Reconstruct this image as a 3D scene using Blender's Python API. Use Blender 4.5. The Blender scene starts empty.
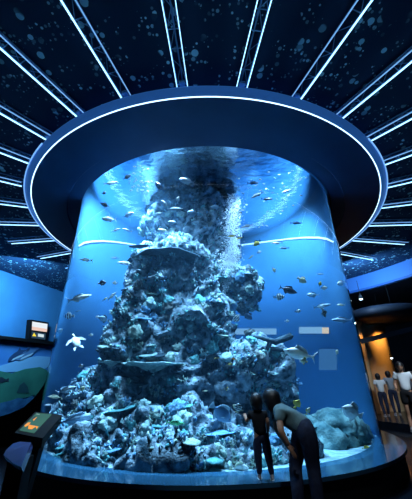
import bpy, bmesh, math, random
from mathutils import Vector, Matrix, noise, geometry
from mathutils.bvhtree import BVHTree
PI = math.pi
R_ = math.radians
rnd = random.Random(11)
SC = bpy.context.scene
COL = SC.collection

# ------------------------------------------------------------------ camera
F, PIT, ROLL = 291.7, .4302, -.0151
EYE = Vector((0, 0, 1.5))
cp, sp = math.cos(PIT), math.sin(PIT)
cr, sr = math.cos(ROLL), math.sin(ROLL)
RIGHT0, UP0, FWD = Vector((1, 0, 0)), Vector((0, -sp, cp)), Vector((0, cp, sp))
RIGHT = RIGHT0 * cr + UP0 * sr
UP = UP0 * cr - RIGHT0 * sr
cam = bpy.data.cameras.new('camera'); camo = bpy.data.objects.new('camera', cam); COL.objects.link(camo)
cam.sensor_fit = 'VERTICAL'; cam.sensor_height = 36; cam.sensor_width = 36; cam.lens = 36 * F / 499
M = Matrix((RIGHT, UP, -FWD)).transposed().to_4x4(); M.translation = EYE
camo.matrix_world = M
cam.clip_start = .05; cam.clip_end = 200
SC.camera = camo

def ray(px, py):
    return FWD * F + RIGHT * (px - 206) - UP * (py - 249.5)
def at(px, py, Y):
    d = ray(px, py); return EYE + d * (Y / d.y)
def at_z(px, py, z):
    d = ray(px, py); return EYE + d * ((z - 1.5) / d.z)
def ppm(p):                     # metres per pixel at p
    return (p - EYE).dot(FWD) / F

# ------------------------------------------------------------------ tank numbers
TX, TY, TR = -.02, 8.70, 3.93
ZB, ZC = .38, 6.07
R2, RC, RF = 4.31, 5.165, 5.32
CX = TX + .04
ZW = 7.65
ZCEIL = 6.5
def pol(r, az, z):              # azimuth 0 faces the visitor, + to the right
    a = R_(az); return Vector((TX + r * math.sin(a), TY - r * math.cos(a), z))

# ------------------------------------------------------------------ helpers
def link(o, parent=None):
    COL.objects.link(o)
    if parent is not None: o.parent = parent
    return o
def tag(o, label=None, cat=None, group=None, kind=None):
    if label: o['label'] = label
    if cat: o['category'] = cat
    if group: o['group'] = group
    if kind: o['kind'] = kind
    return o
def empty(name, loc=(0, 0, 0), rz=0):
    o = bpy.data.objects.new(name, None); o.location = loc; o.rotation_euler = (0, 0, rz)
    return link(o)
def obj(name, bm, mats, parent=None, smooth=False, loc=None):
    me = bpy.data.meshes.new(name); bm.to_mesh(me); bm.free()
    if not isinstance(mats, (list, tuple)): mats = [mats]
    for m in mats: me.materials.append(m)
    if smooth:
        for p in me.polygons: p.use_smooth = True
    o = bpy.data.objects.new(name, me)
    if loc is not None: o.location = loc
    link(o, parent)
    if parent is not None and loc is None:          # geometry was given in world space
        bpy.context.view_layer.update()
        o.matrix_parent_inverse = parent.matrix_world.inverted()
    return o
def struct(name, bm, m, smooth=False):
    return tag(obj(name, bm, m, None, smooth), kind='structure')
def box(bm, c, s, rot=None, mi=0):
    r = bmesh.ops.create_cube(bm, size=1)
    mt = Matrix.Translation(c) @ (rot.to_4x4() if rot else Matrix.Identity(4)) @ Matrix.Diagonal((*s, 1))
    bmesh.ops.transform(bm, matrix=mt, verts=r['verts'])
    for f in set(f for v in r['verts'] for f in v.link_faces): f.material_index = mi
    return r['verts']
def sphere(bm, c, s, u=12, v=8, rot=None):
    r = bmesh.ops.create_uvsphere(bm, u_segments=u, v_segments=v, radius=1)
    if not isinstance(s, (tuple, list, Vector)): s = (s, s, s)
    mt = Matrix.Translation(c) @ (rot.to_4x4() if rot else Matrix.Identity(4)) @ Matrix.Diagonal((*s, 1))
    bmesh.ops.transform(bm, matrix=mt, verts=r['verts']); return r['verts']
def basis(d, up=Vector((0, 0, 1))):
    x = Vector(d).normalized(); y = up.cross(x)
    if y.length < 1e-4: y = Vector((0, 1, 0)).cross(x)
    y.normalize(); z = x.cross(y)
    return Matrix((x, y, z)).transposed()
def tube(bm, pts, r, n=8, cap=True):
    pts = [Vector(p) for p in pts]; rings = []
    if not isinstance(r, (list, tuple)): r = [r] * len(pts)
    for i, p in enumerate(pts):
        d = pts[min(i + 1, len(pts) - 1)] - pts[max(i - 1, 0)]
        b = basis(d)
        rings.append([bm.verts.new(p + b @ Vector((0, r[i] * math.cos(2 * PI * k / n), r[i] * math.sin(2 * PI * k / n)))) for k in range(n)])
    for a, b in zip(rings, rings[1:]):
        for k in range(n): bm.faces.new((a[k], a[(k + 1) % n], b[(k + 1) % n], b[k]))
    if cap:
        bm.faces.new(rings[0][::-1]); bm.faces.new(rings[-1])
def lathe(bm, prof, cx, cy, a0=0, a1=360, n=96, close=False):
    """prof: (r, z) list; azimuths as in pol()."""
    full = abs(a1 - a0 - 360) < 1e-6
    cols = []
    for i in range(n if full else n + 1):
        a = R_(a0 + (a1 - a0) * i / n)
        cols.append([bm.verts.new((cx + r * math.sin(a), cy - r * math.cos(a), z)) for r, z in prof])
    m = len(cols); k = len(prof)
    for i in range(m if full else m - 1):
        A, B = cols[i], cols[(i + 1) % m]
        for j in range(k if close else k - 1):
            j2 = (j + 1) % k
            bm.faces.new((A[j], B[j], B[j2], A[j2]))
    if close and not full:
        bm.faces.new(cols[0]); bm.faces.new(cols[-1][::-1])
    bmesh.ops.recalc_face_normals(bm, faces=bm.faces)
def slab(bm, pts, off):
    """a polygon of points given thickness along vector off"""
    a = [bm.verts.new(p) for p in pts]; b = [bm.verts.new(Vector(p) + off) for p in pts]
    n = len(a)
    for t in geometry.tessellate_polygon([[Vector(p) for p in pts]]):
        bm.faces.new([a[i] for i in t]); bm.faces.new([b[i] for i in reversed(t)])
    for i in range(n): bm.faces.new((a[i], b[i], b[(i + 1) % n], a[(i + 1) % n]))
    bmesh.ops.recalc_face_normals(bm, faces=bm.faces)

# ------------------------------------------------------------------ materials
def mat(name, col, rough=.6, metal=0, spec=.5, emit=None, es=1, alpha=None):
    m = bpy.data.materials.new(name); m.use_nodes = True
    b = m.node_tree.nodes['Principled BSDF']
    b.inputs['Base Color'].default_value = (*col, 1); b.inputs['Roughness'].default_value = rough
    b.inputs['Metallic'].default_value = metal; b.inputs['Specular IOR Level'].default_value = spec
    if emit:
        b.inputs['Emission Color'].default_value = (*emit, 1); b.inputs['Emission Strength'].default_value = es
    return m
def N(m, t, **kw):
    n = m.node_tree.nodes.new(t)
    for k, v in kw.items(): setattr(n, k, v)
    return n
def L(m, a, b): m.node_tree.links.new(a, b)
def noisy(name, cols, scale=4, rough=.7, detail=6, bump=.0, bscale=30, spec=.3, coord='Object', lo=.35, hi=.65):
    m = mat(name, cols[0], rough, spec=spec); b = m.node_tree.nodes['Principled BSDF']
    tc = N(m, 'ShaderNodeTexCoord'); nz = N(m, 'ShaderNodeTexNoise'); rp = N(m, 'ShaderNodeValToRGB')
    nz.inputs['Scale'].default_value = scale; nz.inputs['Detail'].default_value = detail
    L(m, tc.outputs[coord], nz.inputs['Vector']); L(m, nz.outputs['Fac'], rp.inputs['Fac'])
    el = rp.color_ramp.elements
    k = len(cols)
    for i, c in enumerate(cols):
        p = lo + (hi - lo) * i / max(1, k - 1)
        e = el[0] if i == 0 else (el[1] if i == k - 1 else el.new(p))
        e.position = p; e.color = (*c, 1)
    L(m, rp.outputs['Color'], b.inputs['Base Color'])
    if bump:
        n2 = N(m, 'ShaderNodeTexNoise'); n2.inputs['Scale'].default_value = bscale; n2.inputs['Detail'].default_value = 4
        L(m, tc.outputs[coord], n2.inputs['Vector'])
        bp = N(m, 'ShaderNodeBump'); bp.inputs['Strength'].default_value = bump; bp.inputs['Distance'].default_value = .04
        L(m, n2.outputs['Fac'], bp.inputs['Height']); L(m, bp.outputs['Normal'], b.inputs['Normal'])
    return m

MT = {}
MT['led'] = mat('led_white_blue', (.8, .9, 1), emit=(.32, .66, 1), es=2.8)
MT['led_soft'] = mat('led_soft_blue', (.5, .7, 1), emit=(.2, .48, .95), es=1.0)
MT['led_rim'] = mat('led_rim', (.8, .9, 1), emit=(.5, .78, 1), es=2.6)
MT['steel'] = mat('blue_steel', (.16, .36, .62), .4, .3)
MT['canopy'] = noisy('canopy_paint', [(.010, .060, .17), (.014, .075, .20)], 1.2, .5)
MT['canopy_dark'] = mat('canopy_dark', (.006, .013, .03), .6)
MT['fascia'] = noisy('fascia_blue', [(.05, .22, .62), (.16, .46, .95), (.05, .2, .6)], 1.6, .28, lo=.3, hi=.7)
MT['black'] = mat('black_laminate', (.003, .0035, .005), .7, spec=.25)
MT['blackgloss'] = mat('black_gloss', (.006, .008, .014), .25)
MT['ledge'] = mat('ledge_stone', (.022, .085, .15), .12, spec=.6)
MT['wall'] = noisy('wall_blue_paint', [(.05, .20, .42), (.06, .25, .5)], .7, .7)
MT['wall_dark'] = mat('wall_dark', (.012, .018, .032), .7)
MT['liner'] = noisy('tank_liner_blue', [(.095, .29, .51), (.105, .32, .56)], .8, .8, spec=.1)
MT['soffit'] = mat('soffit_blue', (.07, .24, .62), .55)
MT['sand'] = noisy('sand_pale', [(.16, .29, .33), (.32, .46, .50)], 9, .9, bump=.4, bscale=60)
MT['skin'] = mat('skin_tone', (.42, .22, .14), .55)
MT['hair'] = mat('hair_black', (.006, .005, .006), .45)
MT['denim'] = noisy('denim_dark', [(.012, .018, .045), (.02, .03, .07)], 30, .8)
MT['blackcloth'] = noisy('black_cotton', [(.006, .007, .010), (.010, .011, .016)], 30, .9)
MT['tealshirt'] = noisy('teal_cotton', [(.11, .20, .22), (.15, .25, .27)], 20, .85)
MT['whitecloth'] = mat('white_cotton', (.7, .76, .82), .85)
MT['greycloth'] = mat('grey_cotton', (.25, .28, .33), .85)
MT['shoe'] = mat('shoe_canvas', (.30, .27, .28), .7)

# ceiling with clusters of painted bubbles
m = mat('ceiling_bubble_paint', (.008, .022, .055), .75, spec=.1); MT['ceiling'] = m
b = m.node_tree.nodes['Principled BSDF']; tc = N(m, 'ShaderNodeTexCoord')
def dots(scale, thr_hi, nscale, nlo, nhi, off):
    mp = N(m, 'ShaderNodeMapping'); mp.inputs['Location'].default_value = (off, off * 2, 0); mp.inputs['Scale'].default_value = (1, 1, 0)
    L(m, tc.outputs['Object'], mp.inputs['Vector'])
    vo = N(m, 'ShaderNodeTexVoronoi'); vo.inputs['Scale'].default_value = scale; vo.inputs['Randomness'].default_value = .85
    L(m, mp.outputs['Vector'], vo.inputs['Vector'])
    sep = N(m, 'ShaderNodeSeparateColor'); L(m, vo.outputs['Color'], sep.inputs['Color'])
    rad = N(m, 'ShaderNodeMath', operation='MULTIPLY'); rad.inputs[1].default_value = thr_hi; L(m, sep.outputs['Red'], rad.inputs[0])
    lt = N(m, 'ShaderNodeMath', operation='LESS_THAN'); L(m, vo.outputs['Distance'], lt.inputs[0]); L(m, rad.outputs[0], lt.inputs[1])
    nz = N(m, 'ShaderNodeTexNoise'); nz.inputs['Scale'].default_value = nscale; nz.inputs['Detail'].default_value = 1
    L(m, mp.outputs['Vector'], nz.inputs['Vector'])
    mr = N(m, 'ShaderNodeMapRange'); mr.inputs['From Min'].default_value = nlo; mr.inputs['From Max'].default_value = nhi
    L(m, nz.outputs['Fac'], mr.inputs['Value'])
    mu = N(m, 'ShaderNodeMath', operation='MULTIPLY'); L(m, lt.outputs[0], mu.inputs[0]); L(m, mr.outputs['Result'], mu.inputs[1])
    br = N(m, 'ShaderNodeMath', operation='MULTIPLY'); L(m, mu.outputs[0], br.inputs[0]); L(m, sep.outputs['Green'], br.inputs[1])
    return br
d1, d2 = dots(7.0, .48, 1.7, .515, .54, 3.1), dots(16, .46, 2.4, .505, .53, 7.7)
ad = N(m, 'ShaderNodeMath', operation='MAXIMUM'); L(m, d1.outputs[0], ad.inputs[0]); L(m, d2.outputs[0], ad.inputs[1])
mx = N(m, 'ShaderNodeMix', data_type='RGBA'); L(m, ad.outputs[0], mx.inputs['Factor'])
mx.inputs[6].default_value = (.012, .04, .09, 1); mx.inputs[7].default_value = (.42, .85, 1, 1)
L(m, mx.outputs[2], b.inputs['Base Color'])

# clear tank wall: see-through with Fresnel reflection
m = bpy.data.materials.new('clear_acrylic'); m.use_nodes = True; MT['glass'] = m
nt = m.node_tree; nt.nodes.clear()
out = N(m, 'ShaderNodeOutputMaterial'); tr = N(m, 'ShaderNodeBsdfTransparent'); gl = N(m, 'ShaderNodeBsdfGlossy'); fr = N(m, 'ShaderNodeFresnel'); ms = N(m, 'ShaderNodeMixShader')
tr.inputs['Color'].default_value = (.93, .97, 1, 1); gl.inputs['Roughness'].default_value = .02; fr.inputs['IOR'].default_value = 1.45
L(m, fr.outputs[0], ms.inputs[0]); L(m, tr.outputs[0], ms.inputs[1]); L(m, gl.outputs[0], ms.inputs[2]); L(m, ms.outputs[0], out.inputs['Surface'])
# water surface from below: total reflection, rippled
m = mat('water_surface', (.75, .9, 1), .06, metal=1.0); MT['water'] = m
b = m.node_tree.nodes['Principled BSDF']; tc = N(m, 'ShaderNodeTexCoord'); nz = N(m, 'ShaderNodeTexNoise')
mp = N(m, 'ShaderNodeMapping'); mp.inputs['Scale'].default_value = (1.0, 1.6, 1); L(m, tc.outputs['Object'], mp.inputs['Vector'])
nz.inputs['Scale'].default_value = 2.4; nz.inputs['Detail'].default_value = 4; L(m, mp.outputs['Vector'], nz.inputs['Vector'])
bp = N(m, 'ShaderNodeBump'); bp.inputs['Strength'].default_value = .35; bp.inputs['Distance'].default_value = .08
L(m, nz.outputs['Fac'], bp.inputs['Height']); L(m, bp.outputs['Normal'], b.inputs['Normal'])

# ------------------------------------------------------------------ room shell
bm = bmesh.new(); box(bm, (1, 9, -.05), (30, 32, .1)); struct('floor', bm, MT['blackgloss'])
bm = bmesh.new(); lathe(bm, [(4.1, ZCEIL), (30, ZCEIL), (30, ZCEIL + .1), (4.1, ZCEIL + .1)], TX, TY, n=96, close=True)
for v in bm.verts: v.co.x = min(max(v.co.x, -14), 16); v.co.y = min(max(v.co.y, -3), 25)
struct('ceiling', bm, MT['ceiling'])
bm = bmesh.new(); lathe(bm, [(4.1, ZCEIL + .1), (4.1, 8.2), (.01, 8.2), (.01, 8.3), (4.2, 8.3), (4.2, ZCEIL + .1)], TX, TY, n=96, close=True); struct('ceiling.002', bm, MT['wall_dark'])
W0, W2 = at_z(0, 270, ZCEIL), at_z(66, 293, ZCEIL)
WD = (W2 - W0); WD.z = 0; WD.normalize(); WN = Vector((WD.y, -WD.x, 0))      # left wall: direction, normal into the room
def wall_at(px, py, off=0):
    d = ray(px, py); o = W0 + WN * off
    t = (o - EYE).dot(WN) / d.dot(WN); return EYE + d * t
bm = bmesh.new()
slab(bm, [W0 - WD * 14 + Vector((0, 0, -W0.z)), W0 + WD * 12 + Vector((0, 0, -W0.z)), W0 + WD * 12, W0 - WD * 14], -WN * .2)
struct('wall_left', bm, MT['wall'])
bm = bmesh.new(); box(bm, (4, 24.9, 3.25), (24, .2, 6.5)); struct('wall_back', bm, MT['wall_dark'])
bm = bmesh.new(); box(bm, (15.9, 9, 3.25), (.2, 32, 6.5)); struct('wall_right', bm, MT['wall_dark'])
bm = bmesh.new(); box(bm, (1, -2.9, 3.25), (30, .2, 6.5)); struct('wall_front', bm, MT['wall_dark'])
# curved soffit on the right and the lower ceiling behind it
bm = bmesh.new(); lathe(bm, [(9.9, 5.72), (9.9, 6.5), (10.1, 6.5), (10.1, 5.72)], TX, TY, 60, 172, 60, True); struct('trim_1', bm, MT['soffit'])
bm = bmesh.new(); lathe(bm, [(9.88, 5.72), (9.88, 5.82), (9.9, 5.82), (9.9, 5.72)], TX, TY, 60, 172, 60, True); struct('trim_2', bm, mat('soffit_edge', (.03, .13, .42), .5))
bm = bmesh.new(); lathe(bm, [(10.1, 5.74), (17, 5.74), (17, 5.9), (10.1, 5.9)], TX, TY, 62, 170, 40, True)
for v in bm.verts: v.co.x = min(v.co.x, 15.75); v.co.y = min(v.co.y, 24.75)
struct('ceiling.001', bm, MT['wall_dark'])
# raised floor on the right
bm = bmesh.new(); lathe(bm, [(6.6, 0), (6.6, .24), (17, .24), (17, 0)], TX, TY, 62, 170, 40, True)
for v in bm.verts: v.co.x = min(v.co.x, 15.75); v.co.y = min(v.co.y, 24.75)
struct('floor.001', bm, MT['blackgloss'])

# ------------------------------------------------------------------ tank
tank = empty('aquarium_tank', (TX, TY, 0))
tag(tank, 'giant clear cylindrical aquarium full of blue water, fish and coral', 'aquarium')
bm = bmesh.new(); lathe(bm, [(TR, ZB - .05), (TR, ZC + .1)], TX, TY, n=128); obj('glass_wall', bm, MT['glass'], tank, True)
bm = bmesh.new(); lathe(bm, [(TR - .03, .1), (TR - .03, 8.1), (TR + .02, 8.1), (TR + .02, ZC + .12), (TR - .015, ZC + .12), (TR - .015, .1)], TX, TY, 59, 301, 116, True)
obj('back_wall', bm, MT['liner'], tank, True)
bm = bmesh.new(); lathe(bm, [(TR - .03, ZC + .12), (TR - .03, 8.0), (TR + .02, 8.0), (TR + .02, ZC + .12)], TX, TY, -59, 59, 70, True)
obj('upper_wall', bm, MT['liner'], tank, True)
bm = bmesh.new(); lathe(bm, [(TR - .2, .02), (TR - .2, ZB), (R2, ZB), (R2, ZB - .05), (R2 - .06, ZB - .06), (R2 - .06, .0)], TX, TY, n=128, close=False)
obj('plinth', bm, [MT['ledge'], MT['black']], tank)
pl = tank.children[-1] if tank.children else None
for o in tank.children:
    if o.name.startswith('plinth'):
        for p in o.data.polygons:
            p.material_index = 0 if p.center.z > ZB - .03 else 1
def on_liner(px, py):
    d = ray(px, py); d = d / d.y; R = TR - .06
    A_ = d.x * d.x + 1; B_ = -2 * (d.x * TX + TY); C_ = TX * TX + TY * TY - R * R
    y = (-B_ + math.sqrt(max(0, B_ * B_ - 4 * A_ * C_))) / (2 * A_); return EYE + d * y
wl = mat('wall_led', (.8, .9, 1), emit=(.6, .85, 1), es=1.3)  # added glowing tubes, standing in for the bright arcs near the waterline
for pts_ in ([(79, 246), (84, 243), (92, 241.5), (103, 241), (116, 242), (130, 244), (146, 247)], [(236, 245.5), (250, 244), (268, 241.5), (288, 239), (304, 237.6), (318, 237.6), (327, 239), (333, 242)]):
    ri = bmesh.new(); tube(ri, [on_liner(x, y) for x, y in pts_], [.02] + [.034] * (len(pts_) - 2) + [.02], 8); obj('wall_light', ri, wl, tank)
bm = bmesh.new(); lathe(bm, [(TR - .03, .35), (.01, .35)], TX, TY, n=96)
bmesh.ops.remove_doubles(bm, verts=bm.verts, dist=.02)
bmesh.ops.subdivide_edges(bm, edges=[e for e in bm.edges if e.calc_length() > .5], cuts=16, use_grid_fill=True)
for v in bm.verts: v.co.z += .05 * noise.noise(v.co * 1.3)
tag(obj('sand', bm, MT['sand'], None, True), 'pale white sand on the floor of the round aquarium', 'sand', kind='stuff')
m = bpy.data.materials.new('water_body'); m.use_nodes = True; nt = m.node_tree; nt.nodes.clear(); MT['water_body'] = m
out = N(m, 'ShaderNodeOutputMaterial'); tr = N(m, 'ShaderNodeBsdfTransparent'); L(m, tr.outputs[0], out.inputs['Surface'])
def water_volume(m):
    o_ = [n for n in m.node_tree.nodes if n.type == 'OUTPUT_MATERIAL'][0]
    vs = N(m, 'ShaderNodeVolumeScatter'); va = N(m, 'ShaderNodeVolumeAbsorption'); ad = N(m, 'ShaderNodeAddShader')
    vs.inputs['Color'].default_value = (.25, .6, 1, 1); vs.inputs['Density'].default_value = VS; vs.inputs['Anisotropy'].default_value = .2
    va.inputs['Color'].default_value = (.35, .72, 1, 1); va.inputs['Density'].default_value = VA
    L(m, vs.outputs[0], ad.inputs[0]); L(m, va.outputs[0], ad.inputs[1]); L(m, ad.outputs[0], o_.inputs['Volume'])
VS, VA = .009, .09
water_volume(MT['water']); water_volume(MT['water_body'])
bm = bmesh.new(); lathe(bm, [(TR - .04, .32), (TR - .04, ZW)], TX, TY, n=128)
bt = bmesh.ops.contextual_create(bm, geom=[e for e in bm.edges if e.is_boundary and e.verts[0].co.z > 1])['faces']
bmesh.ops.contextual_create(bm, geom=[e for e in bm.edges if e.is_boundary])
bmesh.ops.recalc_face_normals(bm, faces=bm.faces)
for f in bm.faces: f.material_index = 0 if f.normal.z > .5 else 1
tag(obj('water', bm, [MT['water'], MT['water_body']]), 'clear blue water filling the round tank up to its rippled mirror-like surface', 'water', kind='stuff')

# ------------------------------------------------------------------ canopy
fb = MT['fascia'].node_tree.nodes['Principled BSDF']; fb.inputs['Emission Color'].default_value = (.025, .13, .45, 1); fb.inputs['Emission Strength'].default_value = .42  # fascia glows faintly in place of light falling on it from the rim
can = empty('ring_canopy', (TX, TY, ZC))
tag(can, 'wide round dark blue canopy above the aquarium with a glowing white rim', 'canopy')
bm = bmesh.new(); lathe(bm, [(TR + .03, 6.3), (TR + .03, ZC + .03), (4.28, ZC + .03), (4.30, ZC), (RC - .012, ZC)], CX, TY, n=160)
u = obj('underside', bm, [MT['canopy'], MT['canopy_dark']], can)
bm = bmesh.new(); lathe(bm, [(RC - .008, ZC + .005), (RC - .004, ZC - .008), (RC + .006, ZC - .008), (RC + .014, ZC + .005)], CX, TY, n=160, close=True)
obj('rim_light', bm, MT['led_rim'], can)
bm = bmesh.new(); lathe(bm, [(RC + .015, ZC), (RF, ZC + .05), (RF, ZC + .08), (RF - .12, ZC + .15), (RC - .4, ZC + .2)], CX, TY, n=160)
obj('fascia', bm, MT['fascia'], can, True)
bm = bmesh.new(); lathe(bm, [(RF, ZC + .045), (RF, ZC + .065), (RF + .025, ZC + .065), (RF + .025, ZC + .045)], CX, TY, 40, 320, 160, True)
obj('edge_light', bm, MT['led_soft'], can)

# ------------------------------------------------------------------ radial truss lights
ORD = ['first', 'second', 'third', 'fourth', 'fifth', 'sixth', 'seventh', 'eighth', 'ninth', 'tenth', 'eleventh', 'twelfth']
for k in range(-11, 13):
    az = -3.9 + 11.6 * k
    if az < -128 or az > 125: continue
    rin = 5.14 if abs(az) < 60 else 5.36
    rout = 7.25 if az < -70 else (7.9 if az > 70 else 7.6)
    t = empty('truss_light', pol(rin, az, 6.3))
    if k <= 0: n_, side = -k, 'left'
    else: n_, side = k - 1, 'right'
    tag(t, f'radial ladder light bar under the ceiling, {ORD[n_]} to the {side} from the canopy front', 'light', 'radial light bars around the canopy')
    a = R_(az); rad = Vector((math.sin(a), -math.cos(a), 0)); tan = Vector((math.cos(a), math.sin(a), 0))
    s = 1 if k > 0 else -1
    P = lambda r, off, z: Vector((TX, TY, 0)) + rad * r + tan * off + Vector((0, 0, z))
    bright = 1 if abs(az) > 12 else .5
    for sd in (s, -s):
        bm = bmesh.new(); tube(bm, [P(rin, sd * .085, 6.3), P(rout, sd * .10, 6.3)], .012, 6)
        obj('rail', bm, MT['steel'], t)
        bm = bmesh.new()
        w = .018 if (sd == s and abs(az) > 12) else .009
        mm = MT['led'] if sd == s or abs(az) < 12 else MT['led_soft']
        box(bm, (P(rin + .03, sd * .09, 6.272) + P(rout - .05, sd * .10, 6.272)) / 2, (rout - rin - .08, w, .02), basis(rad))
        obj('led_tube', bm, mm, t)
    bm = bmesh.new(); tube(bm, [P(rin, 0, 6.45), P(rout, 0, 6.45)], .014, 6); obj('top_rail', bm, MT['steel'], t)
    bm = bmesh.new(); rr = rin + .12; i = 0
    while rr < rout - .2:
        tube(bm, [P(rr, -.09, 6.3), P(rr, .09, 6.3)], .008, 5)
        tube(bm, [P(rr, s * .09, 6.3), P(rr + .22, 0, 6.45), P(rr + .44, s * .09, 6.3)], .007, 5)
        if i % 2 == 0: tube(bm, [P(rr, -s * .09, 6.3), P(rr + .3, 0, 6.45)], .007, 5)
        rr += rnd.choice((.28, .42, .6)); i += 1
    obj('lattice', bm, MT['steel'], t)
    if abs(az) < 40:
        bm = bmesh.new(); box(bm, P(rin + .1, 0, 6.32), (.12, .1, .06), basis(rad)); obj('junction_box', bm, MT['steel'], t)

# ------------------------------------------------------------------ reef
_ib = bmesh.new(); bmesh.ops.create_icosphere(_ib, subdivisions=1, radius=1)
ICO_V = [v.co.copy() for v in _ib.verts]; ICO_F = [tuple(v.index for v in f.verts) for f in _ib.faces]; _ib.free()
class Bits:                      # many small lumps in one mesh
    def __init__(self): self.v, self.f, self.m = [], [], []
    def add(self, pts, mi=0):
        b = len(self.v); self.v += [tuple(p) for p in pts]; self.f += [tuple(b + i for i in t) for t in ICO_F]; self.m += [mi] * len(ICO_F)
    def build(self, name, mats, parent=None):
        me = bpy.data.meshes.new(name); me.from_pydata(self.v, [], self.f)
        for m in mats: me.materials.append(m)
        me.polygons.foreach_set('material_index', self.m)
        for p in me.polygons: p.use_smooth = True
        return link(bpy.data.objects.new(name, me), parent)
def blob_mesh(blobs, voxel, seed, amp):
    bm = bmesh.new()
    for (px, py, rp, Y) in blobs:
        c = at(px, py, Y); r = rp * ppm(c) * 1.02
        q = bmesh.ops.create_icosphere(bm, subdivisions=3, radius=1)
        for v in q['verts']:
            n_ = v.co.normalized()
            v.co = c + n_ * r * (1 + .22 * noise.noise(n_ * 1.7 + c))
    me = bpy.data.meshes.new('tmp'); bm.to_mesh(me); bm.free()
    o = bpy.data.objects.new('tmp', me); COL.objects.link(o)
    md = o.modifiers.new('r', 'REMESH'); md.mode = 'VOXEL'; md.voxel_size = voxel
    dg = bpy.context.evaluated_depsgraph_get()
    out = bpy.data.meshes.new_from_object(o.evaluated_get(dg))
    bpy.data.objects.remove(o); bpy.data.meshes.remove(me)
    bm = bmesh.new(); bm.from_mesh(out); bpy.data.meshes.remove(out)
    bm.normal_update()
    S = Vector((seed, seed * 1.7, seed * .3))
    mv = []
    for v in bm.verts:
        p = v.co + S; n_ = v.normal
        d1 = noise.noise(p * 1.1) * .40
        d2 = (1 - abs(noise.noise(p * 2.2)) * 2) * .22
        d3 = (1 - abs(noise.noise(p * 5.5)) * 2) * .085
        c = noise.cell(p * 4.0) * 0
        d4 = (1 - abs(noise.noise(p * 12)) * 2) * .045
        mv.append(n_ * ((d1 + d2 + d3 + d4 - .16) * amp))
    for v, d in zip(bm.verts, mv):
        v.co += d
        q = Vector((v.co.x - TX, v.co.y - TY)); l = q.length
        if l > TR - .14: v.co.x = TX + q.x / l * (TR - .14); v.co.y = TY + q.y / l * (TR - .14)
        v.co.z = min(max(v.co.z, .25), ZW - .01)
    return bm

m = noisy('reef_rock_teal', [(.010, .03, .045), (.03, .08, .11), (.07, .15, .20), (.34, .45, .52)], 5.0, .9, 12, 1.0, 26, .1, lo=.36, hi=.68); MT['reef'] = m
m = noisy('reef_rock_right', [(.03, .09, .10), (.07, .17, .18), (.16, .28, .27)], 4, .85, 8, .6, 22, .2); MT['reef2'] = m
CB = [(192, 185, 38, 10.0), (191, 225, 41, 9.8), (190, 250, 42, 9.4), (209, 240, 18, 9.4),
      (180, 285, 46, 8.6), (160, 300, 36, 8.2), (199, 300, 36, 8.4), (150, 325, 38, 7.9), (182, 330, 43, 8.0), (117, 347, 19, 7.1), (204, 352, 36, 7.9),
      (243, 283, 18, 8.0), (240, 297, 14, 8.1), (226, 288, 14, 8.2), (252, 359, 17, 7.7), (275, 371, 15, 7.4), (264, 378, 22, 7.4), (240, 372, 26, 7.6), (175, 370, 38, 7.6), (280, 386, 11, 7.5),
      (160, 400, 30, 7.3), (130, 415, 26, 6.9), (150, 440, 32, 6.3), (185, 440, 32, 6.4), (110, 440, 28, 6.4), (90, 452, 22, 6.1), (170, 460, 26, 5.9), (120, 465, 22, 5.7),
      (72, 443, 17, 6.7), (57, 448, 12, 7.0), (215, 457, 22, 6.1), (240, 452, 18, 6.3), (96, 417, 22, 7.3), (84, 398, 14, 7.7), (110, 388, 18, 7.6), (232, 442, 22, 6.9), (260, 445, 22, 6.9), (200, 466, 14, 5.6),
      (222, 398, 34, 8.9), (250, 408, 30, 8.8), (232, 372, 20, 7.1), (125, 390, 32, 8.3), (95, 400, 26, 8.4), (65, 430, 22, 8.0), (270, 405, 24, 8.2), (130, 455, 26, 5.9), (148, 470, 16, 5.4), (100, 468, 14, 5.6), (178, 470, 16, 5.4), (80, 466, 10, 5.8), (225, 470, 12, 5.5), (205, 470, 14, 5.35), (228, 468, 13, 5.5), (250, 465, 14, 5.6), (272, 461, 14, 5.8), (290, 455, 12, 6.1), (140, 465, 20, 5.6), (72, 462, 12, 6.2), (280, 445, 16, 7.0)]
reef_bm = blob_mesh(CB, .048, 3, 1.0)
bvh = BVHTree.FromBMesh(reef_bm)
reef = obj('coral_reef', reef_bm, MT['reef'], None, True)
tag(reef, 'towering craggy coral-covered rock column standing in the middle of the tank', 'reef')
RB = [(330, 440, 20, 7.3), (350, 443, 16, 7.3), (364, 443, 10, 7.5), (322, 432, 13, 7.4), (308, 441, 17, 7.2), (342, 434, 11, 7.5), (372, 447, 7, 7.7), (325, 449, 13, 6.8)]
rb = blob_mesh(RB, .045, 9, .75)
rrock = obj('reef_rock', rb, MT['reef2'], None, True)
tag(rrock, 'low rounded teal rock on the pale sand at the right inside the tank', 'rock')

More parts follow.
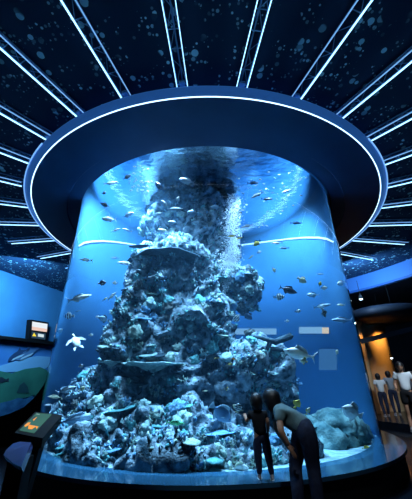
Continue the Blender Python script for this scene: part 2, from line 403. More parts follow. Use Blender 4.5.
CM = [noisy('coral_pale', [(.18, .34, .36), (.46, .62, .60)], 14, .8, bump=.5), noisy('coral_cream', [(.16, .28, .26), (.42, .54, .46)], 14, .8, bump=.5),
      noisy('coral_teal', [(.05, .22, .24), (.14, .42, .42)], 14, .8, bump=.5), noisy('coral_brown', [(.07, .09, .09), (.18, .20, .19)], 14, .8, bump=.5),
      noisy('coral_blue', [(.05, .16, .3), (.16, .36, .52)], 14, .8, bump=.5), noisy('coral_dark', [(.01, .03, .05), (.04, .08, .1)], 10, .8, bump=.5)]
def me_of(bm, m, name, smooth=True):
    me = bpy.data.meshes.new(name); bm.to_mesh(me); bm.free(); me.materials.append(m)
    if smooth:
        for p in me.polygons: p.use_smooth = True
    return me
def branch(bm, p, d, r, lv, rg):
    q = p + d * rg.uniform(.28, .42) * (.75 ** (3 - lv))
    tube(bm, [p, (p + q) / 2 + Vector((rg.uniform(-.03, .03),) * 3), q], [r, r * .85, r * .6], 5)
    if lv > 0:
        for _ in range(rg.choice((2, 3, 3))):
            nd = (d + Vector((rg.uniform(-1, 1), rg.uniform(-1, 1), rg.uniform(-.3, .8))) * .75).normalized()
            branch(bm, q, nd, r * .62, lv - 1, rg)
def staghorn(seed):
    rg = random.Random(seed); bm = bmesh.new()
    for _ in range(5):
        d = Vector((rg.uniform(-.8, .8), rg.uniform(-.8, .8), 1)).normalized(); branch(bm, Vector((0, 0, -.05)), d, .07, 2, rg)
    return bm
def brain(seed):
    bm = bmesh.new(); bmesh.ops.create_icosphere(bm, subdivisions=4, radius=.5); S = Vector((seed, 0, seed * 2))
    for v in bm.verts:
        n_ = v.co.normalized(); w = abs(noise.noise(n_ * 5 + S)) * .16 + noise.noise(n_ * 1.6 + S) * .2
        v.co = n_ * (.5 + w - .05); v.co.z *= .75
    return bm
def fingers(seed):
    rg = random.Random(seed); bm = bmesh.new()
    for _ in range(16):
        x, y = rg.uniform(-.35, .35), rg.uniform(-.35, .35); h = rg.uniform(.2, .5)
        tube(bm, [(x, y, -.1), (x * 1.2, y * 1.2, h * .6), (x * 1.35, y * 1.35, h)], [.085, .08, .05], 6)
    return bm
def plate(seed, thick=.05):
    bm = bmesh.new(); rings = []
    n = 28
    for zz, k in ((thick * .5, .0), (thick * .5, .6), (thick * .4, 1.0), (-thick * .4, .98), (-thick * 1.4, .5), (-thick * 5, .14)):
        ring = []
        for i in range(n):
            a = 2 * PI * i / n; e = 1 + .28 * noise.noise(Vector((math.cos(a) * 1.4 + seed, math.sin(a) * 1.4, seed)))
            ring.append(bm.verts.new((.5 * k * e * math.cos(a), .5 * k * e * math.sin(a), zz + .06 * k * noise.noise(Vector((math.cos(a) * 2, math.sin(a) * 2, seed * 3))))))
        rings.append(ring)
    for A, B in zip(rings, rings[1:]):
        for i in range(n): bm.faces.new((A[i], B[i], B[(i + 1) % n], A[(i + 1) % n]))
    bm.faces.new(rings[-1][::-1]); bmesh.ops.remove_doubles(bm, verts=bm.verts, dist=1e-4); bmesh.ops.recalc_face_normals(bm, faces=bm.faces)
    return bm
KINDS = {'branching_coral': [me_of(staghorn(s), CM[s % 3], 'branching_coral') for s in range(5)],
         'brain_coral': [me_of(brain(s), CM[(0, 2, 3, 4, 1)[s]], 'brain_coral') for s in range(5)],
         'finger_coral': [me_of(fingers(s), CM[(1, 4, 0, 3, 2)[s]], 'finger_coral') for s in range(5)],
         'plate_coral': [me_of(plate(s), CM[(0, 5, 2, 1, 4)[s]], 'plate_coral') for s in range(5)]}
def inside(p, r=.15): return math.hypot(p.x - TX, p.y - TY) < TR - r and p.z > .3
def coral(kind, var, p, nrm, size, parent, label=None, spin=None, sz=1):
    me = KINDS[kind][var]; o = bpy.data.objects.new(kind, me)
    z = Vector(nrm).normalized(); x = Vector((math.cos(spin or 0), math.sin(spin or 0), 0)); y = z.cross(x).normalized(); x = y.cross(z)
    mt = Matrix((x, y, z)).transposed().to_4x4(); mt.translation = p
    o.matrix_world = mt @ Matrix.Diagonal((size, size, size * sz, 1)); link(o, parent)
    if label: o['label'] = label
    return o
cnt = {k: 0 for k in KINDS}
tries = 0
while min(cnt.values()) < 80 and tries < 6000:
    tries += 1
    px, py = rnd.uniform(45, 300), rnd.uniform(205, 474)
    if 192 < px < 252 and 376 < py < 432: continue
    d = ray(px, py).normalized(); h = bvh.ray_cast(EYE, d)
    if h[0] is None or not inside(h[0], .3): continue
    p, nn = h[0], h[1]
    low = py > 380
    w = {'branching_coral': 1.0 if low else .25, 'brain_coral': .7, 'finger_coral': .8, 'plate_coral': .8 if nn.z > -.1 else .3}
    ks = [k for k in w if cnt[k] < (40 if k == 'plate_coral' else 80)]
    if not ks: break
    k = rnd.choices(ks, [w[q] for q in ks])[0]
    up = (nn + Vector((0, 0, .9 if k != 'brain_coral' else .2))).normalized()
    if k == 'plate_coral': up = (Vector((0, 0, 1)) + nn * .35).normalized()
    sz = rnd.uniform(.12, .30) * (.75 if py > 430 else 1)
    if k == 'plate_coral': sz *= 1.5
    if k == 'brain_coral': sz *= 1.1
    if not inside(p + up * sz * .5, .12 + sz * .55): continue
    coral(k, rnd.randrange(5), p, up, sz, reef, None, rnd.uniform(0, 6.28)); cnt[k] += 1
# fine encrusting growth over the whole rock
eb = Bits(); tot = 0
while tot < 1900:
    px, py = rnd.uniform(40, 305), rnd.uniform(200, 476)
    if 192 < px < 252 and 376 < py < 432 and rnd.random() < .85: continue
    h = bvh.ray_cast(EYE, ray(px, py).normalized())
    if h[0] is None or not inside(h[0], .2): continue
    if noise.noise(h[0] * 1.1) < .05 and rnd.random() < .85: continue
    tot += 1; r = rnd.uniform(.018, .05); mi = rnd.choices((0, 1, 2, 4, 5), (4, 1, 4, 3, 4))[0]
    bz = basis(h[1] + Vector((rnd.gauss(0, .3), rnd.gauss(0, .3), .5)))
    e = rnd.choice((.7, 1, 1.8, 2.6)); k = (1, .8, .6, .5)[(.7, 1, 1.8, 2.6).index(e)]
    eb.add([h[0] + bz @ Vector((v.x * r * e, v.y * r * k * (1 + .4 * noise.noise(v * 2 + h[0])), v.z * r * k)) for v in ICO_V], mi)
o = eb.build('encrusting_coral', CM, reef); o['kind'] = 'stuff'
def big_plate(px, py, Y, wpx, var, label, sz=1, tilt=(0, 0, 1)):
    p = at(px, py, Y); coral('plate_coral', var, p, tilt, wpx * ppm(p), reef, label, rnd.uniform(0, 6), sz)
big_plate(168, 263, 7.7, 70, 1, 'broad dark shelf coral jutting from the column', .4)
big_plate(152, 364, 6.7, 58, 0, 'pale flat shelf coral', .5)
big_plate(120, 408, 6.2, 40, 2, 'long greenish shelf coral', .7, (-.15, -.1, 1))
big_plate(215, 430, 6.5, 60, 4, 'thin blue-grey ledge coral', .35)
big_plate(112, 362, 6.8, 26, 0, None, .6)
# dark table coral with its own stalk and arms, on the right shoulder
tcrl = bmesh.new(); a, bq = at(262, 338, 6.9), at(291, 336, 6.9)
tube(tcrl, [at(253, 336, 6.9), a, at(275, 342, 6.9), bq, at(293, 337, 6.9)], [.02, .05, .07, .075, .03], 8)
tube(tcrl, [at(270, 341, 6.9), at(268, 348, 6.95), at(270, 356, 7.0)], [.05, .06, .08], 8)
tube(tcrl, [at(268, 349, 6.95), at(277, 349, 6.9), at(284, 351, 6.9)], [.05, .045, .03], 8)
o = obj('table_coral', tcrl, CM[5], reef, True); o['label'] = 'dark flat-topped table coral on the right shoulder'
# white foam where the column breaks the surface
fm = bmesh.new()
for i in range(70):
    a = 2 * PI * i / 70
    px, py = 192, 205
    c = Vector((at(192, 190, 10.0).x, 10.0, ZW - .03))
    sphere(fm, c + Vector((1.36 * math.cos(a), 1.36 * math.sin(a), rnd.uniform(-.03, .02))), rnd.uniform(.03, .06), 6, 4)
foam_mat = mat('foam_white', (.85, .92, .96), .5)
o = obj('waterline_foam', fm, foam_mat, reef, True); o['kind'] = 'stuff'; o['label'] = 'white foam ring at the waterline'

# bubble plume on the right flank of the column
bb = Bits()
def bub(px, py, Y, r):
    p = at(px, py, Y)
    if p.z > ZW - .05 or not inside(p): return
    bb.add([p + v * r for v in ICO_V])
for i in range(4200):
    t = rnd.random()
    py = 300 - 105 * t
    cx = 223 + 8 * min(1, t / .3) + (t - .3) * 4
    bub(cx + rnd.gauss(0, .9 + 3.2 * min(1, t / .5)), py + rnd.uniform(-3, 3), 7.75 + rnd.uniform(-.25, .25), rnd.uniform(.006, .017))
for i in range(900):
    bub(229 + rnd.gauss(0, 5), 262 + rnd.gauss(0, 7), 7.6, rnd.uniform(.006, .016))
tag(bb.build('bubble_plume', [foam_mat]), 'white plume of rising bubbles along the right flank of the rock column', 'bubbles', kind='stuff')

# ------------------------------------------------------------------ fish
def tank_pt(px, py, frac):
    """point on the sight line through the pixel, frac of the way across the tank's water"""
    d = ray(px, py); d = d / d.y
    R = TR - .25
    A = d.x * d.x + 1; B = -2 * (d.x * TX + TY); C = TX * TX + TY * TY - R * R
    disc = max(0, B * B - 4 * A * C); y0 = (-B - math.sqrt(disc)) / (2 * A); y1 = (-B + math.sqrt(disc)) / (2 * A)
    if d.z > 0: y1 = min(y1, (ZW - .25 - 1.5) / d.z)
    return EYE + d * (y0 + (y1 - y0) * frac)
def fin(bm, pts, th=.012):
    slab(bm, [Vector((x, -th / 2, z)) for x, z in pts], Vector((0, th, 0)))
PROF = {  # half-heights and half-widths along the body, nose to tail
    'slender': ([0, .035, .065, .085, .09, .085, .065, .04, .022], [0, .03, .05, .06, .062, .058, .045, .025, .012]),
    'jack': ([0, .07, .12, .155, .165, .15, .11, .055, .022], [0, .04, .065, .08, .08, .07, .05, .028, .014]),
    'oval': ([0, .11, .19, .24, .26, .25, .2, .11, .04], [0, .04, .065, .075, .075, .065, .05, .03, .015]),
    'disc': ([0, .10, .24, .33, .36, .34, .26, .12, .05], [0, .035, .055, .06, .06, .055, .045, .025, .014])}
def fish_meshes(shape, mb, mf, tail='fork'):
    H, Wd = PROF[shape]; K = len(H); bm = bmesh.new(); rings = []
    for i in range(K):
        x = .5 - .82 * i / (K - 1); ring = []
        for j in range(10):
            a = 2 * PI * j / 10; ring.append(bm.verts.new((x, max(Wd[i], .004) * math.cos(a), max(H[i], .004) * math.sin(a) * (1 if math.sin(a) > 0 else 1.08))))
        rings.append(ring)
    for A, B in zip(rings, rings[1:]):
        for j in range(10): bm.faces.new((A[j], A[(j + 1) % 10], B[(j + 1) % 10], B[j]))
    bm.faces.new(rings[0][::-1]); bm.faces.new(rings[-1]); bmesh.ops.recalc_face_normals(bm, faces=bm.faces)
    out = {'body': me_of(bm, mb, 'fish_body')}
    h = H[4]; hp = H[-1]
    bm = bmesh.new()
    sp_ = .13 + h * .35
    if tail == 'fork': fin(bm, [(-.30, hp), (-.38, hp * 1.6), (-.5, sp_), (-.43, .02), (-.42, 0), (-.43, -.02), (-.5, -sp_), (-.38, -hp * 1.6), (-.30, -hp)])
    else: fin(bm, [(-.30, hp), (-.36, hp * 1.8), (-.48, sp_ * .75), (-.5, 0), (-.48, -sp_ * .75), (-.36, -hp * 1.8), (-.30, -hp)])
    out['tail_fin'] = me_of(bm, mf, 'tail_fin', False)
    bm = bmesh.new(); fin(bm, [(.22, H[3] * .85), (.14, h * 1.35 + .02), (.0, h * 1.32 + .01), (-.16, H[6] * 1.3 + .02), (-.24, H[7] * 1.05), (-.2, H[6] * .5), (.0, h * .7), (.15, h * .7)])
    out['dorsal_fin'] = me_of(bm, mf, 'dorsal_fin', False)
    bm = bmesh.new(); fin(bm, [(.0, -h * .95), (-.06, -h * 1.35 - .02), (-.17, -H[6] * 1.35 - .01), (-.25, -H[7]), (-.2, -H[6] * .5), (-.05, -h * .7)])
    out['anal_fin'] = me_of(bm, mf, 'anal_fin', False)
    for s in (1, -1):
        bm = bmesh.new(); slab(bm, [Vector((.2, s * Wd[3] * .85, -.02)), Vector((.1, s * (Wd[3] + .06), .0)), Vector((.03, s * (Wd[3] + .09), -.05)), Vector((.1, s * (Wd[3] + .03), -.07))], Vector((0, 0, -.01)))
        out['pectoral_fin' + ('' if s > 0 else '2')] = me_of(bm, mf, 'pectoral_fin', False)
        bm = bmesh.new(); sphere(bm, (.5 - .82 * 1.15 / 8, s * Wd[1] * .95, H[1] * .3), .018, 8, 6)
        out['eye' + ('' if s > 0 else '2')] = me_of(bm, MT['eye'], 'eye')
    return out
MT['eye'] = mat('eye_black', (.005, .005, .006), .2)
def fm_(name, col, rough=.4, metal=0.): return mat(name, col, rough, metal, .5)
FM = {'silver': fm_('fish_silver', (.62, .72, .78), .3, .25), 'white': fm_('fish_white', (.85, .9, .9)), 'grey': fm_('fish_grey', (.24, .32, .38)), 'dark': fm_('fish_dark', (.012, .02, .035)),
      'navy': fm_('fish_navy', (.03, .08, .17)), 'blue': fm_('fish_blue', (.16, .36, .62)), 'yellow': fm_('fish_yellow', (.85, .62, .08)), 'cream': fm_('fish_cream', (.85, .82, .55)),
      'green': fm_('fish_green', (.10, .55, .22)), 'olive': fm_('fish_olive', (.22, .40, .36)), 'orange': fm_('fish_orange', (.9, .35, .05)), 'pale': fm_('fish_pale_blue', (.42, .62, .78))}
def banded(name, c1, c2, scale):
    m = mat(name, c1, .4); b = m.node_tree.nodes['Principled BSDF']; tc = N(m, 'ShaderNodeTexCoord'); wv = N(m, 'ShaderNodeTexWave'); wv.inputs['Scale'].default_value = scale
    rp = N(m, 'ShaderNodeValToRGB'); rp.color_ramp.interpolation = 'CONSTANT'; rp.color_ramp.elements[0].color = (*c1, 1); rp.color_ramp.elements[1].color = (*c2, 1); rp.color_ramp.elements[1].position = .55
    L(m, tc.outputs['Object'], wv.inputs['Vector']); L(m, wv.outputs['Fac'], rp.inputs['Fac']); L(m, rp.outputs['Color'], b.inputs['Base Color']); return m
FM['banded'] = banded('fish_banded', (.8, .85, .82), (.02, .03, .05), 1.6)
FISH = {}
def fish(px, py, lpx, ang, shape, colour, label, frac=.12, fc=None, left=False, group=None, yaw=0, name=None, tail='fork', parts=True):
    key = (shape, colour, fc, tail)
    if key not in FISH: FISH[key] = fish_meshes(shape, FM[colour], FM[fc or colour], tail)
    ms = FISH[key]; p = tank_pt(px, py, frac + (.16 if py < 345 and frac < .2 else 0)); ln = lpx * ppm(p)
    a = R_(ang)
    hd = RIGHT * math.cos(a) + UP * math.sin(a)
    if left: hd = -RIGHT * math.cos(a) + UP * math.sin(a)
    hd = (hd + FWD * math.sin(R_(yaw))).normalized()
    o = bpy.data.objects.new(name or 'fish', ms['body']); link(o)
    o.matrix_world = Matrix.Translation(p) @ basis(hd, UP).to_4x4() @ Matrix.Scale(ln, 4)
    tag(o, label, 'fish', group)
    if parts:
        for k in ('tail_fin', 'dorsal_fin', 'anal_fin', 'pectoral_fin', 'pectoral_fin2', 'eye', 'eye2'):
            c = bpy.data.objects.new(k.rstrip('2'), ms[k]); link(c, o)
    return o
G = 'fish swimming in the aquarium'
FL = [
 (111, 183, 15, 8, 'slender', 'white', 'white fish nearest the top left curve of the tank', .1, None, 0),
 (127, 177, 10, 30, 'jack', 'grey', 'grey fish just right of the white fish at the top left', .1, None, 0),
 (104, 193, 5, 10, 'oval', 'dark', 'tiny dark fish below the white fish at the top left', .1, None, 0),
 (105, 205, 11, 25, 'jack', 'dark', 'dark fish with raised nose in the upper left water', .1, 'grey', 1),
 (109, 219, 15, 2, 'jack', 'white', 'white fish beneath the dark fish in the upper left water', .1, None, 1),
 (128, 215, 13, 25, 'jack', 'pale', 'pale blue fish left of the column top, nose up', .12, None, 0),
 (116, 230, 11, 20, 'slender', 'white', 'left one of two white fish nose to nose at upper left', .1, None, 0),
 (127, 230, 11, 20, 'slender', 'white', 'right one of two white fish nose to nose at upper left', .1, None, 1),
 (125, 263, 18, 4, 'slender', 'white', 'long white fish beside the broad dark shelf coral', .15, None, 1),
 (115, 258, 10, 0, 'slender', 'pale', 'small pale fish above the long white fish by the shelf', .15, None, 1),
 (86, 260, 14, 5, 'slender', 'silver', 'silver fish close to the left glass below the light arc', .06, 'yellow', 1),
 (102, 283, 9, 10, 'oval', 'dark', 'black fish with white fins in open water left of the column', .12, 'white', 0),
 (115, 283, 6, 0, 'oval', 'white', 'small white fish right of the black fish with white fins', .12, None, 1),
 (79, 298, 26, 14, 'slender', 'white', 'very long thin white fish near the left glass', .06, None, 0),
 (112, 296, 13, 40, 'slender', 'white', 'white fish steeply nose up left of the column', .12, None, 0),
 (105, 299, 7, 35, 'slender', 'cream', 'little cream fish trailing the steep white fish', .12, None, 0),
 (69, 316, 11, 0, 'oval', 'banded', 'dark banded fish against the left glass edge', .05, 'white', 1),
 (60, 331, 7, 40, 'oval', 'white', 'small white fish right at the left glass edge', .04, None, 0),
 (104, 319, 11, 25, 'oval', 'pale', 'plump pale fish beside the left flank of the column', .15, 'grey', 1),
 (98, 317, 5, 0, 'oval', 'white', 'tiny white fish ahead of the plump pale fish', .15, None, 1),
 (78, 311, 6, 10, 'slender', 'pale', 'tiny pale fish below the very long white fish', .08, None, 0),
 (91, 335, 5, 0, 'oval', 'white', 'tiny white fish beneath the plump pale fish', .1, None, 0),
 (66, 390, 22, 22, 'slender', 'silver', 'silver fish nose up above the info kiosk', .1, None, 0),
 (55, 397, 15, 3, 'slender', 'cream', 'cream fish above the kiosk next to the left glass', .04, None, 1),
 (49, 405, 9, 3, 'slender', 'white', 'white fish touching the left glass just above the kiosk', .03, None, 1),
 (82, 389, 8, 35, 'oval', 'cream', 'small cream fish right of the nose-up silver fish', .12, None, 0),
 (81, 366, 6, 20, 'oval', 'white', 'small white fish left of the round boulder outcrop', .12, None, 0),
 (74, 379, 6, 20, 'slender', 'pale', 'small pale fish above the nose-up silver fish', .12, None, 0),
 (77, 419, 44, 9, 'slender', 'pale', 'long thin needle-like fish above the left reef', .1, None, 0),
 (81, 457, 28, -52, 'jack', 'olive', 'big olive fish lying against the bottom left glass', .03, 'pale', 0),
 (175, 423, 20, -8, 'slender', 'green', 'bright green fish in front of the reef foot', .04, None, 0),
 (187, 181, 17, 12, 'jack', 'silver', 'silver fish nose left at the dark top of the column', .05, None, 1),
 (160, 187, 15, 48, 'jack', 'navy', 'navy fish swimming steeply at the top left of the column', .05, 'blue', 1),
 (165, 204, 11, 45, 'jack', 'white', 'white fish steeply tilted left of the column top', .05, None, 1),
 (177, 209, 19, 0, 'slender', 'grey', 'long grey fish across the column top', .05, None, 1),
 (178, 200, 8, 80, 'jack', 'white', 'small white upright fish above the long grey fish', .05, None, 0),
 (193, 213, 12, 12, 'oval', 'pale', 'plump pale fish in front of the column top', .05, None, 1),
 (174, 223, 13, 15, 'jack', 'pale', 'pale fish below the long grey fish', .05, None, 1),
 (159, 213, 8, -10, 'slender', 'white', 'small white fish at the left edge of the column top', .06, None, 1),
 (163, 230, 12, 8, 'slender', 'cream', 'cream fish above the shelf coral', .06, None, 1),
 (216, 207, 11, 5, 'jack', 'pale', 'pale fish just left of the bubble plume', .05, None, 1),
 (253, 183, 13, 0, 'slender', 'navy', 'uppermost dark slim fish right of the bubbles', .08, None, 0),
 (257, 195, 15, -28, 'slender', 'white', 'white fish between two dark slim fish at upper right', .08, None, 1),
 (267, 199, 13, 0, 'slender', 'dark', 'lower dark slim fish in the upper right water', .08, None, 0),
 (287, 191, 13, -20, 'slender', 'silver', 'silver fish at far upper right of the small school', .08, None, 1),
 (247, 226, 13, -12, 'slender', 'silver', 'silver fish right of the bubbles above two yellow fish', .08, None, 1),
 (296, 223, 13, 0, 'slender', 'navy', 'dark slim fish above the right end of the light arc', .06, None, 0),
 (232, 236, 9, -5, 'slender', 'yellow', 'left one of two yellow fish by the bubbles', .06, 'dark', 1),
 (240, 238, 8, -15, 'slender', 'yellow', 'right one of two yellow fish by the bubbles', .08, 'dark', 1),
 (257, 243, 9, -35, 'oval', 'yellow', 'yellow and dark fish crossing the light arc', .1, 'dark', 1),
 (277, 243, 12, -5, 'slender', 'white', 'white fish on the light arc at right', .1, None, 1),
 (284, 248, 11, 0, 'slender', 'pale', 'pale fish just under the white fish on the light arc', .1, None, 1),
 (238, 257, 8, -20, 'slender', 'white', 'white fish over the rounded right bulge of rock', .1, None, 1),
 (251, 257, 7, 40, 'slender', 'cream', 'little cream fish over the right bulge of rock', .12, None, 0),
 (259, 252, 5, 20, 'oval', 'white', 'tiny white fish between the rock bulge and light arc', .12, None, 0),
 (274, 270, 6, -60, 'oval', 'cream', 'small cream fish alone right of the rock bulge', .15, None, 0),
 (288, 290, 19, -18, 'jack', 'dark', 'black fish with spread fins in the right open water', .12, None, 0),
 (279, 297, 11, 5, 'oval', 'banded', 'black and white fish under the black fish', .12, 'white', 0),
 (302, 280, 11, -28, 'oval', 'cream', 'cream fish nose down right of the black fish', .1, None, 0),
 (324, 288, 7, 10, 'oval', 'white', 'round white fish near the right glass', .08, None, 0),
 (320, 284, 5, 80, 'oval', 'yellow', 'tiny dark yellow fish above the round white fish', .08, 'dark', 0),
 (313, 295, 13, 0, 'jack', 'pale', 'pale bluish fish below the round white fish', .08, None, 1),
 (320, 274, 8, 0, 'slender', 'pale', 'faint pale fish above the round white fish', .1, None, 0),
 (322, 306, 18, 14, 'slender', 'pale', 'arched pale blue fish near the right glass', .08, None, 0),
 (324, 313, 10, -65, 'oval', 'banded', 'small banded fish pointing down at the right', .08, 'cream', 0),
 (342, 320, 24, 3, 'slender', 'pale', 'long pale blue fish touching the right glass', .05, None, 1),
 (341, 283, 9, -20, 'oval', 'white', 'white fish at the right glass edge', .04, 'cream', 1),
 (341, 305, 9, 0, 'slender', 'cream', 'cream fish above the long pale blue fish at right', .05, None, 1),
 (298, 311, 6, 15, 'oval', 'white', 'white speck of a fish left of the arched pale fish', .12, None, 0),
 (287, 321, 5, 0, 'oval', 'white', 'white speck of a fish above the dark table coral', .15, None, 0),
 (236, 318, 10, -45, 'disc', 'banded', 'striped fish beside the right flank of the column', .1, 'white', 0),
 (248, 316, 11, -40, 'oval', 'navy', 'dark blue fish right of the striped fish', .12, 'dark', 0),
 (300, 354, 34, 14, 'jack', 'white', 'large silver fish beside the dark table coral', .13, 'white', 1),
 (304, 361, 8, 20, 'disc', 'cream', 'small yellowish fish below the large silver fish', .08, 'yellow', 1),
 (337, 352, 5, 80, 'oval', 'cream', 'tiny cream fish right of the large silver fish', .08, None, 0),
 (217, 358, 6, -5, 'slender', 'yellow', 'tiny yellow fish at the left over the lower right reef', .05, None, 1),
 (234, 359, 6, 15, 'slender', 'orange', 'tiny orange fish at the right over the lower right reef', .05, None, 1),
 (231, 364, 6, 0, 'slender', 'yellow', 'tiny yellow fish under the tiny orange fish', .05, None, 1),
 (227, 389, 7, 0, 'jack', 'banded', 'small banded fish above the blue surgeon-shaped fish', .06, 'yellow', 0),
 (221, 413, 27, -40, 'oval', 'blue', 'oval blue fish in the dark hollow left of the child', .06, 'pale', 0),
 (238, 408, 11, 75, 'disc', 'banded', 'pale striped fish beside the child\'s raised hand', .04, 'cream', 0),
 (239, 469, 20, 0, 'oval', 'white', 'blunt white fish resting on the bottom by the child\'s feet', .02, 'cream', 0),
 (352, 412, 26, 28, 'oval', 'white', 'big white oval fish above the low right rock', .10, 'white', 1),
 (297, 404, 10, 60, 'disc', 'yellow', 'bright yellow fish above the bending woman\'s back', .05, None, 0),
 (308, 411, 8, 60, 'oval', 'cream', 'pale yellow fish just behind the bending woman\'s back', .05, 'yellow', 0),
 (366, 448, 8, 20, 'oval', 'yellow', 'small yellow fish on the sand at far right', .03, None, 0),
 (338, 460, 6, 0, 'oval', 'dark', 'tiny black fish on the white sand', .03, None, 0),
 (318, 462, 6, 0, 'oval', 'navy', 'tiny navy fish on the sand beside the woman\'s leg', .03, None, 0),
 (205, 391, 6, 10, 'slender', 'cream', 'tiny cream fish at the top of the dark hollow', .08, None, 0),
 (190, 394, 9, 3, 'slender', 'cream', 'thin cream fish in front of the column base', .06, None, 0),
]
for (px, py, ln, an, sh, co, lab, fr_, fc, lf) in FL:
    fish(px, py, ln, an, sh, co, lab, fr_, fc, bool(lf), G, rnd.uniform(-12, 12), tail='round' if sh in ('disc', 'oval') else 'fork')
for i in range(58):                                  # the loose school of tiny fish, upper right
    px, py = rnd.gauss(268, 20), rnd.gauss(192, 15)
    if not (238 < px < 312 and 168 < py < 232): continue
    fish(px, py, rnd.uniform(2.2, 4.2), rnd.uniform(-40, 40), 'jack', rnd.choice(('white', 'pale', 'cream')), 'tiny pale fish of the loose school in the upper right water', rnd.uniform(.12, .7), None, rnd.random() < .6, 'loose school of tiny pale fish', parts=False)
for i in range(34):                                   # and the scattered ones at the top left
    px, py = rnd.gauss(140, 9), rnd.gauss(180, 9)
    fish(px, py, rnd.uniform(2.5, 5), rnd.uniform(-40, 40), 'jack', rnd.choice(('white', 'cream')), 'tiny pale fish of the tight school left of the column top', rnd.uniform(.1, .3), None, rnd.random() < .6, 'tight school of tiny pale fish', parts=False)
# sea turtle and ray
def creature(name, px, py, frac, spx, hd, label, cat):
    p = tank_pt(px, py, frac); o = empty(name); o.matrix_world = Matrix.Translation(p) @ basis(hd, UP).to_4x4() @ Matrix.Scale(spx * ppm(p), 4)
    bpy.context.view_layer.update(); return tag(o, label, cat)
def part(name, bm, m, parent, smooth=True):
    me = me_of(bm, m, name, smooth); o = bpy.data.objects.new(name, me); return link(o, parent)
t = creature('sea_turtle', 76, 342, .1, 18, (RIGHT * -.5 + UP * .75 + FWD * .3), 'pale turtle with spread flippers in the left open water', 'turtle')
bm = bmesh.new(); sphere(bm, (0, 0, 0), (.32, .24, .11), 16, 10); part('shell', bm, FM['white'], t)
bm = bmesh.new(); tube(bm, [(.28, 0, 0), (.38, 0, .01), (.5, 0, .0)], [.05, .08, .04], 8); part('head', bm, FM['cream'], t)
for s in (1, -1):
    bm = bmesh.new(); slab(bm, [Vector((.24, s * .15, 0)), Vector((.2, s * .4, .04)), Vector((.0, s * .62, .02)), Vector((-.05, s * .6, .0)), Vector((.06, s * .36, 0)), Vector((.1, s * .18, 0))], Vector((0, 0, -.03))); part('flipper', bm, FM['white'], t, False)
    bm = bmesh.new(); slab(bm, [Vector((-.22, s * .1, 0)), Vector((-.3, s * .28, 0)), Vector((-.46, s * .3, 0)), Vector((-.3, s * .08, 0))], Vector((0, 0, -.03))); part('flipper', bm, FM['white'], t, False)
t = creature('stingray', 141, 247, .22, 26, (-RIGHT + UP * -.1 + FWD * .1), 'dark blue ray gliding beside the shelf coral', 'ray')
bm = bmesh.new()
n = 24; top, botm = [], []
for i in range(n):
    a = 2 * PI * i / n; r = .5 * (abs(math.cos(a)) ** 1.4 * .62 + abs(math.sin(a)) ** 1.6 * 1.05)
    x, y = r * math.cos(a), r * math.sin(a); top.append(bm.verts.new((x, y, .015 + .12 * abs(y)))); botm.append(bm.verts.new((x, y, -.01 + .12 * abs(y))))
c1, c2 = bm.verts.new((.02, 0, .09)), bm.verts.new((.02, 0, -.06))
for i in range(n):
    j = (i + 1) % n; bm.faces.new((top[i], top[j], c1)); bm.faces.new((botm[j], botm[i], c2)); bm.faces.new((top[j], top[i], botm[i], botm[j]))
part('body', bm, FM['navy'], t)
bm = bmesh.new(); tube(bm, [(-.25, 0, .01), (-.5, .02, .02), (-.8, .0, .03)], [.03, .015, .004], 6); part('tail', bm, FM['navy'], t)

# ------------------------------------------------------------------ people
def new_from_mods(verts, edges, radii, sub=2):
    me = bpy.data.meshes.new('tmp'); me.from_pydata([tuple(v) for v in verts], edges, []); o = bpy.data.objects.new('tmp', me); COL.objects.link(o)
    md = o.modifiers.new('s', 'SKIN'); md.use_smooth_shade = True
    sv = me.skin_vertices[0].data
    for i, r in enumerate(radii):
        sv[i].radius = (r, r) if not isinstance(r, tuple) else r; sv[i].use_root = (i == 0)
    ss = o.modifiers.new('u', 'SUBSURF'); ss.levels = sub; ss.render_levels = sub
    dg = bpy.context.evaluated_depsgraph_get(); out = bpy.data.meshes.new_from_object(o.evaluated_get(dg))
    bpy.data.objects.remove(o); bpy.data.meshes.remove(me); return out
def chain_mesh(bm, J, chains, dr=0, sub=2):
    """J: name -> (point, radius); chains: lists of names joined by edges"""
    names, ed = [], []
    for c in chains:
        for a in c:
            if a not in names: names.append(a)
        for a, b in zip(c, c[1:]): ed.append((names.index(a), names.index(b)))
    me = new_from_mods([J[a][0] for a in names], ed, [J[a][1] + dr for a in names], sub); bm.from_mesh(me); bpy.data.meshes.remove(me)
def hand(bm, w, d, side, nrm, s=1):
    """wrist w, direction d, side = towards the thumb, nrm = palm facing"""
    d, side, nrm = d.normalized(), side.normalized(), nrm.normalized()
    sphere(bm, w + d * .045 * s, (.05 * s, .038 * s, .016 * s), 10, 8, Matrix((d, side, d.cross(side))).transposed())
    for k, l in enumerate((.068, .078, .072, .056)):
        o = side * (.026 - .0175 * k) * s; a = w + d * .082 * s + o * .9
        b = a + (d + nrm * .25 + side * (.10 - .07 * k)) .normalized() * l * .55 * s; c = b + (d + nrm * .75).normalized() * l * .5 * s
        me = new_from_mods([w + d * .05 * s + o * .8, a, b, c], [(0, 1), (1, 2), (2, 3)], [.010 * s, .0095 * s, .0085 * s, .007 * s], 1); bm.from_mesh(me); bpy.data.meshes.remove(me)
    a = w + d * .025 * s + side * .026 * s; b = a + (d * .7 + side * .8).normalized() * .034 * s; c = b + (d + side * .25 + nrm * .3).normalized() * .03 * s
    me = new_from_mods([w + d * .02 * s, a, b, c], [(0, 1), (1, 2), (2, 3)], [.012 * s, .012 * s, .0105 * s, .008 * s], 1); bm.from_mesh(me); bpy.data.meshes.remove(me)
